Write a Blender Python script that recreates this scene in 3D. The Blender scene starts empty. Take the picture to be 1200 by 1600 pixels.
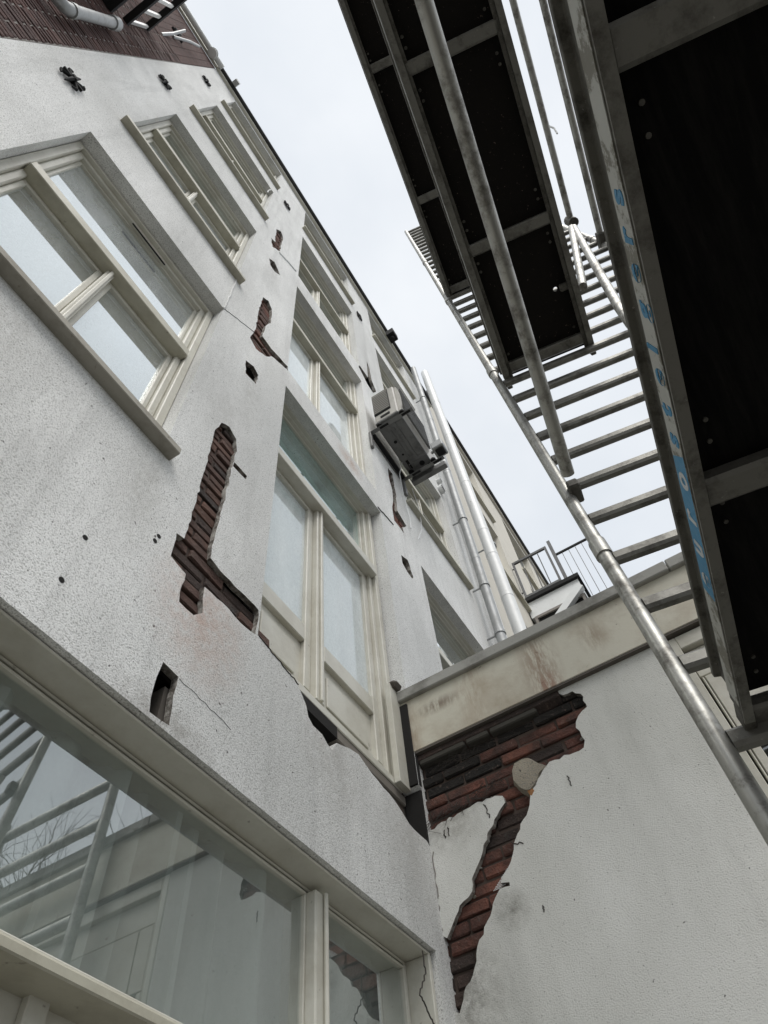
import bpy, bmesh, math, random
import numpy as np
from mathutils import Vector, Matrix
from mathutils.geometry import delaunay_2d_cdt
random.seed(7)
SC = bpy.context.scene
# ------------------------------------------------------------------ camera, sky, sun, exposure
CR = np.array([[0.5221331, -0.8492309, -0.0786378], [0.7023435, 0.4804585, -0.5252364], [0.4838291, 0.2190125, 0.8473151]])
FPX = 1078.8
EYE = np.array([0, 0, 1.6])
cd = bpy.data.cameras.new('camera'); cam = bpy.data.objects.new('camera', cd); SC.collection.objects.link(cam); SC.camera = cam
cd.sensor_fit = 'VERTICAL'; cd.sensor_height = 24; cd.lens = 24 * FPX / 1600; cd.clip_start = 0.05; cd.clip_end = 500
M = Matrix([list(CR[0]), list(-CR[1]), list(-CR[2])]).transposed().to_4x4(); M.translation = Vector(EYE); cam.matrix_world = M
SC.render.resolution_x = 768; SC.render.resolution_y = 1024
w = bpy.data.worlds.new('World'); SC.world = w; w.use_nodes = True
nt = w.node_tree; bg = nt.nodes['Background']
sky = nt.nodes.new('ShaderNodeTexSky'); sky.sky_type = 'NISHITA'; sky.sun_disc = False
SUN_EL, SUN_AZ = math.radians(55), math.radians(226)      # azimuth: clockwise from +Y
sky.sun_elevation = SUN_EL; sky.sun_rotation = SUN_AZ
mx = nt.nodes.new('ShaderNodeMixRGB'); mx.inputs[0].default_value = 0.93
cl = nt.nodes.new('ShaderNodeTexNoise'); cl.inputs['Scale'].default_value = 2.2; cl.inputs['Detail'].default_value = 5; cl.inputs['Roughness'].default_value = 0.55
cr = nt.nodes.new('ShaderNodeValToRGB'); cr.color_ramp.elements[0].position = 0.3; cr.color_ramp.elements[1].position = 0.72
cr.color_ramp.elements[0].color = (4.7, 5.0, 5.35, 1); cr.color_ramp.elements[1].color = (6.0, 6.15, 6.3, 1)
tc = nt.nodes.new('ShaderNodeTexCoord')
nt.links.new(tc.outputs['Generated'], cl.inputs['Vector']); nt.links.new(cl.outputs['Fac'], cr.inputs[0])
nt.links.new(sky.outputs[0], mx.inputs[1]); nt.links.new(cr.outputs[0], mx.inputs[2]); nt.links.new(mx.outputs[0], bg.inputs[0])
bg.inputs[1].default_value = 0.1
sd = bpy.data.lights.new('sun', 'SUN'); sun = bpy.data.objects.new('sun', sd); SC.collection.objects.link(sun)
sd.energy = 1.6; sd.angle = math.radians(35); sd.color = (1, 0.97, 0.93)
dv = Vector((math.sin(SUN_AZ) * math.cos(SUN_EL), math.cos(SUN_AZ) * math.cos(SUN_EL), math.sin(SUN_EL)))
sun.rotation_euler = dv.to_track_quat('Z', 'Y').to_euler(); sun.location = dv * 30
SC.view_settings.view_transform = 'Standard'; SC.view_settings.look = 'None'; SC.view_settings.exposure = 0.74; SC.view_settings.gamma = 1
SC.view_settings.use_curve_mapping = False
SC.cycles.max_bounces = 8; SC.cycles.transparent_max_bounces = 12

# ------------------------------------------------------------------ helpers
FY, WX = 1.3, 2.83            # facade plane y, side wall plane x
def ray(px, py, ax, val):
    d = CR.T @ np.array([px - 600, py - 800, FPX]); return EYE + d * ((val - EYE[ax]) / d[ax])
def FP(px, py, Y=FY): p = ray(px, py, 1, Y); return (p[0], p[2])
def WP(px, py, X=WX): p = ray(px, py, 0, X); return (p[1], p[2])
SM = np.array([[0.98528, -0.157561, 0.0663237], [0.157773, 0.987473, 0.0020634], [-0.065818, 0.0084311, 0.997796]])
def SP(v, u, w_): return Vector(EYE + SM @ np.array([v, u, w_]))

class MB:
    def __init__(s): s.v = []; s.f = []
    def add(s, vs, fs):
        n = len(s.v); s.v += [tuple(p) for p in vs]; s.f += [tuple(n + i for i in f) for f in fs]; return s
    def box(s, x0, x1, y0, y1, z0, z1):
        return s.add([(x, y, z) for x in (x0, x1) for y in (y0, y1) for z in (z0, z1)],
                     [(0, 1, 3, 2), (4, 6, 7, 5), (0, 4, 5, 1), (2, 3, 7, 6), (0, 2, 6, 4), (1, 5, 7, 3)])
    def tube(s, a, b, r, n=14, r2=None, cap=True):
        a = Vector(a); b = Vector(b); d = (b - a).normalized()
        p = d.orthogonal().normalized(); q = d.cross(p); r2 = r if r2 is None else r2
        vs = [a + (p * math.cos(t) + q * math.sin(t)) * r for t in [2 * math.pi * i / n for i in range(n)]]
        vs += [b + (p * math.cos(t) + q * math.sin(t)) * r2 for t in [2 * math.pi * i / n for i in range(n)]]
        fs = [(i, (i + 1) % n, n + (i + 1) % n, n + i) for i in range(n)]
        if cap: fs += [tuple(range(n))[::-1], tuple(range(n, 2 * n))]
        return s.add(vs, fs)
    def path(s, pts, r, n=12):
        pts = [Vector(p) for p in pts]; rings = []; k = len(s.v)
        up = None
        for i, p in enumerate(pts):
            d = (pts[min(i + 1, len(pts) - 1)] - pts[max(i - 1, 0)]).normalized()
            e = d.orthogonal().normalized() if up is None else (up - d * up.dot(d)).normalized(); up = e
            g = d.cross(e); rr = r[i] if isinstance(r, (list, tuple)) else r
            s.v += [tuple(p + (e * math.cos(2 * math.pi * j / n) + g * math.sin(2 * math.pi * j / n)) * rr) for j in range(n)]
        for i in range(len(pts) - 1):
            for j in range(n): s.f.append((k + i * n + j, k + i * n + (j + 1) % n, k + (i + 1) * n + (j + 1) % n, k + (i + 1) * n + j))
        s.f.append(tuple(k + j for j in range(n))[::-1]); s.f.append(tuple(k + (len(pts) - 1) * n + j for j in range(n)))
        return s
    def prism(s, prof, o, e1, e2, ax, l0, l1):
        o, e1, e2, ax = map(Vector, (o, e1, e2, ax)); n = len(prof)
        vs = [o + e1 * a + e2 * b + ax * l for l in (l0, l1) for a, b in prof]
        return s.add(vs, [(i, (i + 1) % n, n + (i + 1) % n, n + i) for i in range(n)] + [tuple(range(n))[::-1], tuple(range(n, 2 * n))])
    def sbox(s, v0, v1, u0, u1, w0, w1):           # box in scaffold axes
        return s.add([SP(v, u, w_) for v in (v0, v1) for u in (u0, u1) for w_ in (w0, w1)],
                     [(0, 1, 3, 2), (4, 6, 7, 5), (0, 4, 5, 1), (2, 3, 7, 6), (0, 2, 6, 4), (1, 5, 7, 3)])
def build(mb, name, mat, parent=None, smooth=False, bevel=0, kind=None, label=None):
    me = bpy.data.meshes.new(name); org = WLOC(parent) if parent else Vector((0, 0, 0))
    me.from_pydata([tuple(Vector(p) - org) for p in mb.v], [], mb.f)
    bm = bmesh.new(); bm.from_mesh(me); bmesh.ops.recalc_face_normals(bm, faces=bm.faces)
    if bevel: bmesh.ops.bevel(bm, geom=[e for e in bm.edges if e.is_manifold and e.calc_face_angle(0) > .5], offset=bevel, segments=1, affect='EDGES', clamp_overlap=True)
    if smooth:
        for f in bm.faces: f.smooth = len(f.verts) <= 4
    bm.to_mesh(me); bm.free(); me.materials.append(mat)
    if smooth:
        try: me.set_sharp_from_angle(angle=math.radians(40))
        except Exception: pass
    o = bpy.data.objects.new(name, me); SC.collection.objects.link(o)
    if parent: o.parent = parent
    if kind: o['kind'] = kind
    if label: o['label'] = label
    return o
def WLOC(o):
    l = Vector(o.location)
    while o.parent: o = o.parent; l += Vector(o.location)
    return l
def thing(name, loc, label, cat, group=None):
    o = bpy.data.objects.new(name, None); SC.collection.objects.link(o); o.location = loc; o.empty_display_size = .1
    o['label'] = label; o['category'] = cat
    if group: o['group'] = group
    return o
def tag(o, label, cat, group=None):
    o['label'] = label; o['category'] = cat
    if group: o['group'] = group
    return o
def text_mesh(s, size, place, name, mat, parent, depth=0.0006):
    cu = bpy.data.curves.new('t', 'FONT'); cu.body = s; cu.size = size; cu.extrude = depth; cu.offset = .0022
    to = bpy.data.objects.new('t', cu); SC.collection.objects.link(to)
    me = bpy.data.meshes.new_from_object(to); bpy.data.objects.remove(to)
    org = WLOC(parent); a = max(v.co.x for v in me.vertices)
    for v in me.vertices: v.co = Vector(place(v.co.x, v.co.y, v.co.z, a)) - org
    me.materials.append(mat); o = bpy.data.objects.new(name, me); SC.collection.objects.link(o); o.parent = parent; return o

# ------------------------------------------------------------------ materials
class NM:
    def __init__(s, name):
        s.m = bpy.data.materials.new(name); s.m.use_nodes = True; s.t = s.m.node_tree; s.b = s.t.nodes['Principled BSDF']
        g = s.t.nodes.new('ShaderNodeNewGeometry'); s.pos = g.outputs['Position']
    def n(s, t, **k):
        x = s.t.nodes.new(t)
        for a, b in k.items():
            if a in x.inputs: s.set(x.inputs[a], b)
            else: setattr(x, a, b)
        return x
    def set(s, i, v):
        if isinstance(v, bpy.types.NodeSocket): s.t.links.new(v, i)
        else: i.default_value = v
    def noise(s, scale, detail=4, rough=.6, stretch=(1, 1, 1), off=(0, 0, 0)):
        m0 = s.n('ShaderNodeMapping', Vector=s.pos, Scale=stretch, Location=off)
        mp = s.n('ShaderNodeMapping', Vector=m0.outputs[0], Rotation=(.55, .43, .71))
        return s.n('ShaderNodeTexNoise', Vector=mp.outputs[0], Scale=scale, Detail=detail, Roughness=rough).outputs['Fac']
    def ramp(s, fac, a, b, ca=(0, 0, 0, 1), cb=(1, 1, 1, 1)):
        if a > b: a, b, ca, cb = b, a, cb, ca
        r = s.n('ShaderNodeValToRGB'); s.set(r.inputs[0], fac); e = r.color_ramp.elements
        e[0].position = a; e[1].position = b; e[0].color = ca; e[1].color = cb; return r.outputs[0]
    def mix(s, fac, a, b):
        x = s.n('ShaderNodeMixRGB'); s.set(x.inputs[0], fac); s.set(x.inputs[1], a); s.set(x.inputs[2], b); return x.outputs[0]
    def math(s, op, a, b=0.0):
        x = s.n('ShaderNodeMath', operation=op); s.set(x.inputs[0], a); s.set(x.inputs[1], b); return x.outputs[0]
    def bump(s, h, strength, dist):
        x = s.n('ShaderNodeBump', Strength=strength, Distance=dist, Height=h); s.set(s.b.inputs['Normal'], x.outputs[0]); return x
    def near(s, p, r, sq=(1, 1, 1)):          # 1 at p, 0 beyond r
        mp = s.n('ShaderNodeVectorMath', operation='SUBTRACT'); s.set(mp.inputs[0], s.pos); mp.inputs[1].default_value = p
        m2 = s.n('ShaderNodeVectorMath', operation='MULTIPLY'); s.set(m2.inputs[0], mp.outputs[0]); m2.inputs[1].default_value = sq
        l = s.n('ShaderNodeVectorMath', operation='LENGTH'); s.set(l.inputs[0], m2.outputs[0])
        return s.n('ShaderNodeMapRange', Value=l.outputs['Value'], **{'From Min': 0.0, 'From Max': r, 'To Min': 1.0, 'To Max': 0.0}).outputs[0]
def C(r, g, b): return (r, g, b, 1)
def plaster(name, base, dirt, stains=(), pit=(.44, .35), bmp=.8, sp=.29):
    k = NM(name); big = k.noise(.9, 6, .65, (1, 1, .45)); fine = k.noise(230, 2, .6); grit = k.noise(175, 3, .65, off=(5, 3, 1)); swirl = k.noise(22, 4, .65, off=(9, 1, 4))
    streak = k.noise(3.2, 5, .7, (2.2, 1, .16), (3, 3, 3))
    c = k.mix(k.ramp(big, .42, .62), C(*dirt), C(*base))
    c = k.mix(k.math('MULTIPLY', k.ramp(streak, .5, .72), .38), c, C(*[x * .62 for x in dirt]))
    c = k.mix(k.ramp(grit, pit[0], pit[1], C(0, 0, 0), C(.62, .62, .62)), c, C(.24, .235, .22))
    c = k.mix(k.ramp(k.noise(60, 2, .5, off=(2, 8, 4)), sp, sp - .04, C(0, 0, 0), C(.9, .9, .9)), c, C(.06, .055, .05))
    for p, r, col, f, sq in stains:
        n1 = k.math('MULTIPLY', k.near(p, r, sq), k.ramp(k.noise(22, 5, .7), .3, .6)); c = k.mix(k.math('MULTIPLY', n1, f), c, C(*col))
    k.set(k.b.inputs['Base Color'], c); k.b.inputs['Roughness'].default_value = .93; k.b.inputs['Specular IOR Level'].default_value = .2
    h = k.math('ADD', k.math('MULTIPLY', fine, .25), k.math('ADD', grit, k.math('MULTIPLY', swirl, .5)))
    k.bump(h, bmp, .0045); return k.m
def paint(name, base, dirt, amt=.5, rough=.45, stains=()):
    k = NM(name); n = k.noise(3.5, 6, .7, off=(1, 2, 3)); g = k.noise(60, 3, .6)
    c = k.mix(k.math('MULTIPLY', k.ramp(n, .45, .75), amt), C(*base), C(*dirt))
    c = k.mix(k.ramp(k.noise(26, 3, .6, off=(7, 7, 7)), .31, .26, C(0, 0, 0), C(.6, .6, .6)), c, C(.16, .14, .11))
    for p, r, col, f, sq in stains:
        n1 = k.math('MULTIPLY', k.near(p, r, sq), k.ramp(k.noise(15, 6, .75, (1, 1.7, .38)), .40, .54)); c = k.mix(k.math('MULTIPLY', n1, f), c, C(*col))
    k.set(k.b.inputs['Base Color'], c); k.set(k.b.inputs['Roughness'], k.math('ADD', k.math('MULTIPLY', g, .25), rough - .1))
    k.bump(k.math('ADD', g, k.noise(9, 3, .5)), .25, .003); return k.m
def metal(name, base, dark, rough=.42, met=.75, amt=.8, scl=9, lo=.48, hi=.66):
    k = NM(name); n = k.noise(scl, 6, .75); g = k.noise(70, 4, .7)
    c = k.mix(k.math('MULTIPLY', k.ramp(n, lo, hi), amt), C(*base), C(*dark))
    c = k.mix(k.ramp(g, .66, .72, C(0, 0, 0), C(.5, .5, .5)), c, C(.5, .49, .46))
    k.set(k.b.inputs['Base Color'], c); k.b.inputs['Metallic'].default_value = met
    k.set(k.b.inputs['Roughness'], k.math('ADD', k.math('MULTIPLY', n, .35), rough - .15)); k.bump(g, .2, .002); return k.m
def brickmat(name, a, b, soot, sootf=.6):
    k = NM(name); oi = k.n('ShaderNodeObjectInfo'); c = k.mix(oi.outputs['Random'], C(*a), C(*b))
    c = k.mix(k.math('MULTIPLY', k.ramp(k.noise(7, 6, .7), .38, .62), sootf), c, C(*soot))
    c = k.mix(k.ramp(k.noise(11, 6, .75, off=(6, 2, 9)), .60, .68, C(0, 0, 0), C(.55, .55, .55)), c, C(soot[0] * 3.2, soot[1] * 3.8, soot[2] * 3.8))
    c = k.mix(k.ramp(k.noise(45, 4, .7), .6, .72, C(0, 0, 0), C(.5, .5, .5)), c, C(.24, .17, .14))
    c = k.mix(k.ramp(k.noise(90, 3, .7, off=(4, 4, 4)), .36, .28, C(0, 0, 0), C(.7, .7, .7)), c, C(.02, .015, .012))
    k.set(k.b.inputs['Base Color'], c); k.b.inputs['Roughness'].default_value = .95
    k.bump(k.math('ADD', k.noise(60, 5, .7), k.noise(14, 4, .7)), .9, .012); return k.m
def flat(name, col, rough=.6, met=0):
    k = NM(name); c = k.mix(k.math('MULTIPLY', k.noise(12, 5, .7), .5), C(*col), C(*[x * .55 for x in col]))
    k.set(k.b.inputs['Base Color'], c); k.b.inputs['Roughness'].default_value = rough; k.b.inputs['Metallic'].default_value = met; k.bump(k.noise(50, 3, .6), .2, .003); return k.m
def glassmat(name, tint, dirt_hazef=.10, refl=3.2, base=.03, tintd=(.5, .5, .47), lo=.35):
    k = NM(name); k.t.nodes.remove(k.b); out = k.t.nodes['Material Output']
    tr = k.n('ShaderNodeBsdfTransparent', Color=C(*tint)); gl = k.n('ShaderNodeBsdfGlossy', Color=C(.93, .97, .97), Roughness=.012)
    wv = k.n('ShaderNodeBump', Strength=.02, Distance=.02, Height=k.noise(1.1, 2, .5)); k.set(gl.inputs['Normal'], wv.outputs[0])
    fr = k.n('ShaderNodeFresnel', IOR=1.5); f = k.math('MINIMUM', k.math('ADD', k.math('MULTIPLY', fr.outputs[0], refl), base), .93)
    bf = [x for x in k.t.nodes if x.type == 'NEW_GEOMETRY'][0].outputs['Backfacing']; front = k.math('SUBTRACT', 1.0, bf); f = k.math('MULTIPLY', f, front)
    m1 = k.n('ShaderNodeMixShader'); k.set(m1.inputs[0], f); k.set(m1.inputs[1], tr.outputs[0]); k.set(m1.inputs[2], gl.outputs[0])
    df = k.n('ShaderNodeBsdfDiffuse', Color=C(*tintd)); m2 = k.n('ShaderNodeMixShader')
    d = k.math('MULTIPLY', k.ramp(k.math('ADD', k.math('MULTIPLY', k.noise(2.5, 6, .75, (1, 1, .4)), .7), k.math('MULTIPLY', k.noise(80, 3, .7), .3)), lo, .75), dirt_hazef)
    k.set(m2.inputs[0], d); k.set(m2.inputs[1], m1.outputs[0]); k.set(m2.inputs[2], df.outputs[0]); k.set(out.inputs[0], m2.outputs[0]); return k.m

P_hole = FP(315, 965)
MP = plaster('white_plaster', (.86, .86, .84), (.68, .68, .66), [((P_hole[0], FY, P_hole[1]), .30, (.50, .30, .22), .6, (1, 1, .8)), ((FP(520, 1180)[0], FY, 3.5), .3, (.33, .31, .28), .5, (1, 1, 1)),
    ((.72, FY, 3.95), .5, (.40, .39, .36), .55, (3.5, 1, 1)), ((.0, FY, 3.9), .5, (.44, .43, .40), .5, (2.2, 1, 1)), ((FP(395, 600)[0], FY, 5.7), .55, (.40, .39, .36), .5, (4, 1, 1)), ((FP(428, 415)[0], FY, 8.7), .7, (.40, .39, .37), .5, (4, 1, 1)),
    ((2.35, FY, 6.72), .22, (.42, .28, .20), .75, (1, 1, 1.4)), ((FP(250, 1140)[0], FY, 3.06), .16, (.22, .20, .17), .7, (.6, 1, 1.6)), ((FP(345, 700)[0], FY, 5.2), .6, (.50, .49, .47), .45, (3, 1, 1)), ((3.2, FY, 7.3), .9, (.42, .41, .39), .55, (4, 1, 1)), ((2.62, FY, 3.45), .35, (.46, .44, .41), .5, (1, 1, 1))], pit=(.50, .37))
MPW = plaster('grey_white_plaster', (.76, .76, .725), (.64, .64, .60), [((WX, WP(735, 1560)[0], WP(735, 1560)[1]), .2, (.10, .09, .07), .7, (1, 1, .6)), ((WX, WP(700, 1290)[0], 3.62), .22, (.16, .14, .11), .6, (1, 1, 1.2)), ((WX, WP(800, 1420)[0], WP(800, 1420)[1]), .10, (.10, .09, .07), .7, (1, 1, 1))], pit=(.40, .32), bmp=.6, sp=.262)
MCREAM = paint('cream_paint', (.59, .575, .505), (.36, .33, .26), .6)
MCREAMD = paint('weathered_cream_paint', (.50, .48, .39), (.26, .23, .17), .7)
st = [WP(845, 1040), WP(690, 1105), WP(650, 1150), WP(860, 1075), WP(740, 1085), WP(930, 1000)]
MFASC = paint('stained_cream_board', (.56, .535, .445), (.36, .30, .22), .8, .5, [((WX, st[0][0], st[0][1]), .26, (.20, .11, .06), .85, (1, 1.9, .7)), ((WX, st[1][0], st[1][1]), .16, (.12, .07, .04), .95, (1, .9, 2.6)),
    ((WX, st[2][0], st[2][1]), .20, (.27, .18, .11), .7, (1, 3.5, .6)), ((WX, st[3][0], st[3][1]), .10, (.22, .07, .03), .95, (1, 1, 1)), ((WX, st[4][0], st[4][1]), .3, (.33, .24, .16), .55, (1, 2.5, .6)), ((WX, st[5][0], st[5][1]), .14, (.22, .15, .09), .7, (1, 1.4, 1))])
MSILL = paint('dirty_sill_stone', (.36, .34, .29), (.15, .13, .10), .85, .8)
MCOP = paint('grey_lead_coping', (.34, .335, .31), (.09, .085, .07), .95, .75)
MALU = metal('weathered_aluminium', (.42, .415, .385), (.12, .11, .095), .45, .72, .9)
MALUR = metal('dull_aluminium', (.20, .195, .175), (.08, .075, .065), .5, .6, .9)
MALUD = metal('grimy_aluminium', (.12, .115, .10), (.04, .036, .03), .6, .45, .95, 14)
MALUW = metal('scuffed_white_band', (.42, .42, .39), (.16, .15, .12), .6, .1, .9, 11, .5, .56)
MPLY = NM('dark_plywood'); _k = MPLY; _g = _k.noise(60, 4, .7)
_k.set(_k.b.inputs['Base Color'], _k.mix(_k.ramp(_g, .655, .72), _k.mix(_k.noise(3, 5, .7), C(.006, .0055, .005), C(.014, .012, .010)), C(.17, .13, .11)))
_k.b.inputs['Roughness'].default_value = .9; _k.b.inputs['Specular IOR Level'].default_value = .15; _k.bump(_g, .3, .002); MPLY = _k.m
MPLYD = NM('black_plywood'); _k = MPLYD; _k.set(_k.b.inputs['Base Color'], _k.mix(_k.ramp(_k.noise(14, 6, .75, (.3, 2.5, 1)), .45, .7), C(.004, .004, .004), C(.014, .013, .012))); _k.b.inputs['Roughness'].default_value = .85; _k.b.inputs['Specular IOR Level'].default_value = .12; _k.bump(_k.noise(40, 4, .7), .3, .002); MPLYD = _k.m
MBR = brickmat('red_brick', (.20, .078, .052), (.12, .050, .038), (.04, .028, .024), .8)
MBRD = brickmat('sooty_brick', (.065, .042, .034), (.04, .028, .024), (.02, .017, .015), .7)
MBRB = brickmat('brown_brick', (.155, .082, .060), (.10, .056, .044), (.05, .034, .028), .6)
MBRK = brickmat('soot_shade_brick', (.022, .017, .014), (.014, .012, .010), (.008, .007, .006), .7)  # top courses under the fascia: soot plus the cavity's shade in the colour
MJOINT = flat('brown_joint_mortar', (.085, .062, .05), .98)
MBRW = brickmat('dark_red_wall_brick', (.115, .055, .045), (.07, .036, .032), (.035, .024, .022), .5)
_k = NM('broken_render_edge'); _k.set(_k.b.inputs['Base Color'], _k.mix(_k.ramp(_k.noise(18, 5, .7), .4, .6), C(.10, .085, .07), C(.46, .44, .40))); _k.b.inputs['Roughness'].default_value = .98; _k.bump(_k.noise(60, 4, .7), .9, .01); MRIM = _k.m
MMORT = flat('dark_mortar', (.06, .052, .045), .98)
MMORTL = flat('pale_mortar', (.25, .23, .21), .98)
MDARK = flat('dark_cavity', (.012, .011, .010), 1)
MWOOD = flat('grey_old_wood', (.12, .105, .09), .9)
MOLDW = flat('weathered_threshold_wood', (.20, .18, .155), .9)
MLUMP = plaster('mortar_lump', (.54, .48, .38), (.24, .21, .16), pit=(.56, .42), bmp=1.0, sp=.36)
MIRON = flat('black_iron', (.010, .010, .010), .9)
MZINC = metal('grey_pipe_paint', (.34, .35, .35), (.22, .22, .21), .5, .2, .5)
MPVC = paint('white_pvc', (.72, .73, .72), (.52, .52, .50), .4, .4)
MACB = metal('ac_grey_steel', (.19, .19, .185), (.08, .08, .077), .5, .3, .7, 6)
MACW = paint('ac_cream_casing', (.48, .46, .42), (.30, .28, .25), .7, .5)
MROOF = flat('black_zinc', (.03, .03, .03), .5)
MGL = glassmat('window_glass', (.80, .86, .84), .10, 3.4)
MGLF = glassmat('greenish_glass', (.62, .78, .75), .40, 2.4, tintd=(.42, .55, .53))
MGLW = glassmat('white_haze_glass', (.85, .9, .9), .85, 2.4, tintd=(.80, .84, .84), lo=.15)  # diffuse white haze in the glass stands in for lit sheets behind
MGLH = glassmat('hazy_glass', (.78, .84, .83), .5, 6, tintd=(.66, .69, .69), lo=.2)  # pale diffuse layer mixed into the panes
MGLS = glassmat('shop_glass', (.84, .87, .86), .12, 5.0, base=.05, tintd=(.42, .44, .43), lo=.2)
MCURT = paint('curtain_cloth', (.62, .63, .61), (.52, .53, .51), .4, .9)
MBLIND = paint('pale_blind', (.62, .66, .66), (.50, .54, .54), .3, .9)
MFOIL = paint('white_sheet', (.78, .82, .83), (.66, .70, .71), .3, .8)
MBLUE = paint('blue_sticker', (.02, .21, .40), (.04, .13, .20), .5, .5)
MWHITE = paint('white_letter', (.55, .57, .58), (.2, .25, .28), .8, .5)
MNEIGH = paint('cream_render', (.60, .57, .50), (.48, .45, .39), .5, .9)
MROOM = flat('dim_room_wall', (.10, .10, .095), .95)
MGROUND = NM('paving'); _k = MGROUND; _b = _k.n('ShaderNodeTexBrick', Vector=_k.pos, Scale=3.3, Color1=C(.09, .085, .08), Color2=C(.12, .115, .105), Mortar=C(.04, .04, .035)); _b.inputs['Mortar Size'].default_value = .012
_k.set(_k.b.inputs['Base Color'], _k.mix(_k.math('MULTIPLY', _k.noise(2, 5, .7), .5), _b.outputs[0], C(.1, .1, .09))); _k.b.inputs['Roughness'].default_value = .9; _k.bump(_b.outputs['Fac'], -.3, .004); MGROUND = _k.m
MBARK = flat('bark', (.09, .075, .06), .95)

# ------------------------------------------------------------------ sheets with traced holes
def rough_poly(poly, seg=.03, amp=.006, seed=1):
    rnd = random.Random(seed); out = []
    n = len(poly)
    for i in range(n):
        a = Vector(poly[i]); b = Vector(poly[(i + 1) % n]); L = (b - a).length; k = max(1, int(L / seg))
        for j in range(k):
            p = a.lerp(b, j / k); d = Vector((-(b - a).y, (b - a).x)).normalized() if L > 1e-6 else Vector((0, 0))
            out.append(tuple(p + d * rnd.uniform(-amp, amp) * (1 if j else .4)))
    return out
def inpoly(p, poly):
    x, y = p; c = False; n = len(poly)
    for i in range(n):
        x0, y0 = poly[i]; x1, y1 = poly[(i + 1) % n]
        if (y0 > y) != (y1 > y) and x < (x1 - x0) * (y - y0) / (y1 - y0) + x0: c = not c
    return c
def sheet(outer, holes, to3, rim, rim_mb=None):
    """outer/holes: polygons; rim[i]: depth of the hole's side faces (0 = none)"""
    vs = []; es = []
    for poly in [outer] + holes:
        k = len(vs); n = len(poly); vs += [Vector(p) for p in poly]; es += [(k + i, k + (i + 1) % n) for i in range(n)]
    V, E, Fc, *_ = delaunay_2d_cdt(vs, es, [], 1, 1e-6)
    mb = MB(); fs = []
    for f in Fc:
        c = sum((V[i] for i in f), Vector((0, 0))) / len(f)
        if inpoly(c, outer) and not any(inpoly(c, h) for h in holes): fs.append(tuple(f))
    mb.add([to3(v[0], v[1], 0) for v in V], fs)
    for h, d in zip(holes, rim):
        if d:
            n = len(h); q_ = mb
            if rim_mb is not None and n > 4 and d != .10: q_ = MB(); rim_mb.append(q_)
            q_.add([to3(a, b, 0) for a, b in h] + [to3(a, b, d) for a, b in h], [(i, (i + 1) % n, n + (i + 1) % n, n + i) for i in range(n)])
    return mb
def brick_unit(L, H, D, seed):
    rnd = random.Random(seed); bm = bmesh.new(); bmesh.ops.create_cube(bm, size=1)
    for v in bm.verts: v.co = Vector((v.co.x * L, v.co.y * D, v.co.z * H))
    bmesh.ops.bevel(bm, geom=bm.edges[:], offset=.006, segments=1, affect='EDGES')
    for v in bm.verts: v.co += Vector([rnd.uniform(-.0028, .0028) for _ in range(3)])
    me = bpy.data.meshes.new('brick'); bm.to_mesh(me); bm.free(); return me
BRICKS = {}
def bricks(poly, plane, parent, mat_of, L=.205, H=.052, joint=.011, depth=.028, z_off=0, jitter=.006, rows=None, cap=300, x_off=0, bed=.013):
    """individual bricks filling a traced hole; plane 'F' = facade, 'W' = side wall"""
    xs = [p[0] for p in poly]; zs = [p[1] for p in poly]; ch = H + joint; n = 0; org = WLOC(parent)
    if bed: build(sheet(list(poly), [], (lambda a, b, d: (a, FY + depth + bed, b)) if plane == 'F' else (lambda a, b, d: (WX + depth + bed, a, b)), []), 'mortar_bed', MJOINT, parent)
    k0 = int((min(zs) - z_off) / ch) - 1; k1 = int((max(zs) - z_off) / ch) + 1
    for r in range(k0, k1 + 1):
        zc = z_off + r * ch + ch / 2; half = (r % 2) * (L + joint) / 2 + x_off
        j0 = int((min(xs) - half) / (L + joint)) - 2; j1 = int((max(xs) - half) / (L + joint)) + 2
        for j in range(j0, j1 + 1):
            x0 = half + j * (L + joint); pts = [(x0 + L * a, zc + H * b) for a in (.04, .25, .5, .75, .96) for b in (-.4, 0, .4)]
            if not any(inpoly(p, poly) for p in pts) or n >= cap: continue
            m = mat_of(x0 + L / 2, zc); key = (L, H, m.name, random.randrange(4))
            if key not in BRICKS: BRICKS[key] = brick_unit(L, H, .09, len(BRICKS)); BRICKS[key].materials.append(m)
            o = bpy.data.objects.new('brick', BRICKS[key]); SC.collection.objects.link(o); o.parent = parent
            dd = depth + .045 + random.uniform(-jitter, jitter)
            if plane == 'F': o.location = Vector((x0 + L / 2, FY + dd, zc)) - org
            else: o.location = Vector((WX + dd, x0 + L / 2, zc)) - org; o.rotation_euler = (0, 0, math.pi / 2)
            o.rotation_euler = (o.rotation_euler[0] + random.uniform(-.01, .01), random.uniform(-.012, .012), o.rotation_euler[2] + random.uniform(-.02, .02)); n += 1

# ------------------------------------------------------------------ ground
g = MB(); g.add([(-60, -60, 0), (60, -60, 0), (60, 60, 0), (-60, 60, 0)], [(0, 1, 2, 3)])
build(g, 'pavement', MGROUND, kind='structure')

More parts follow.
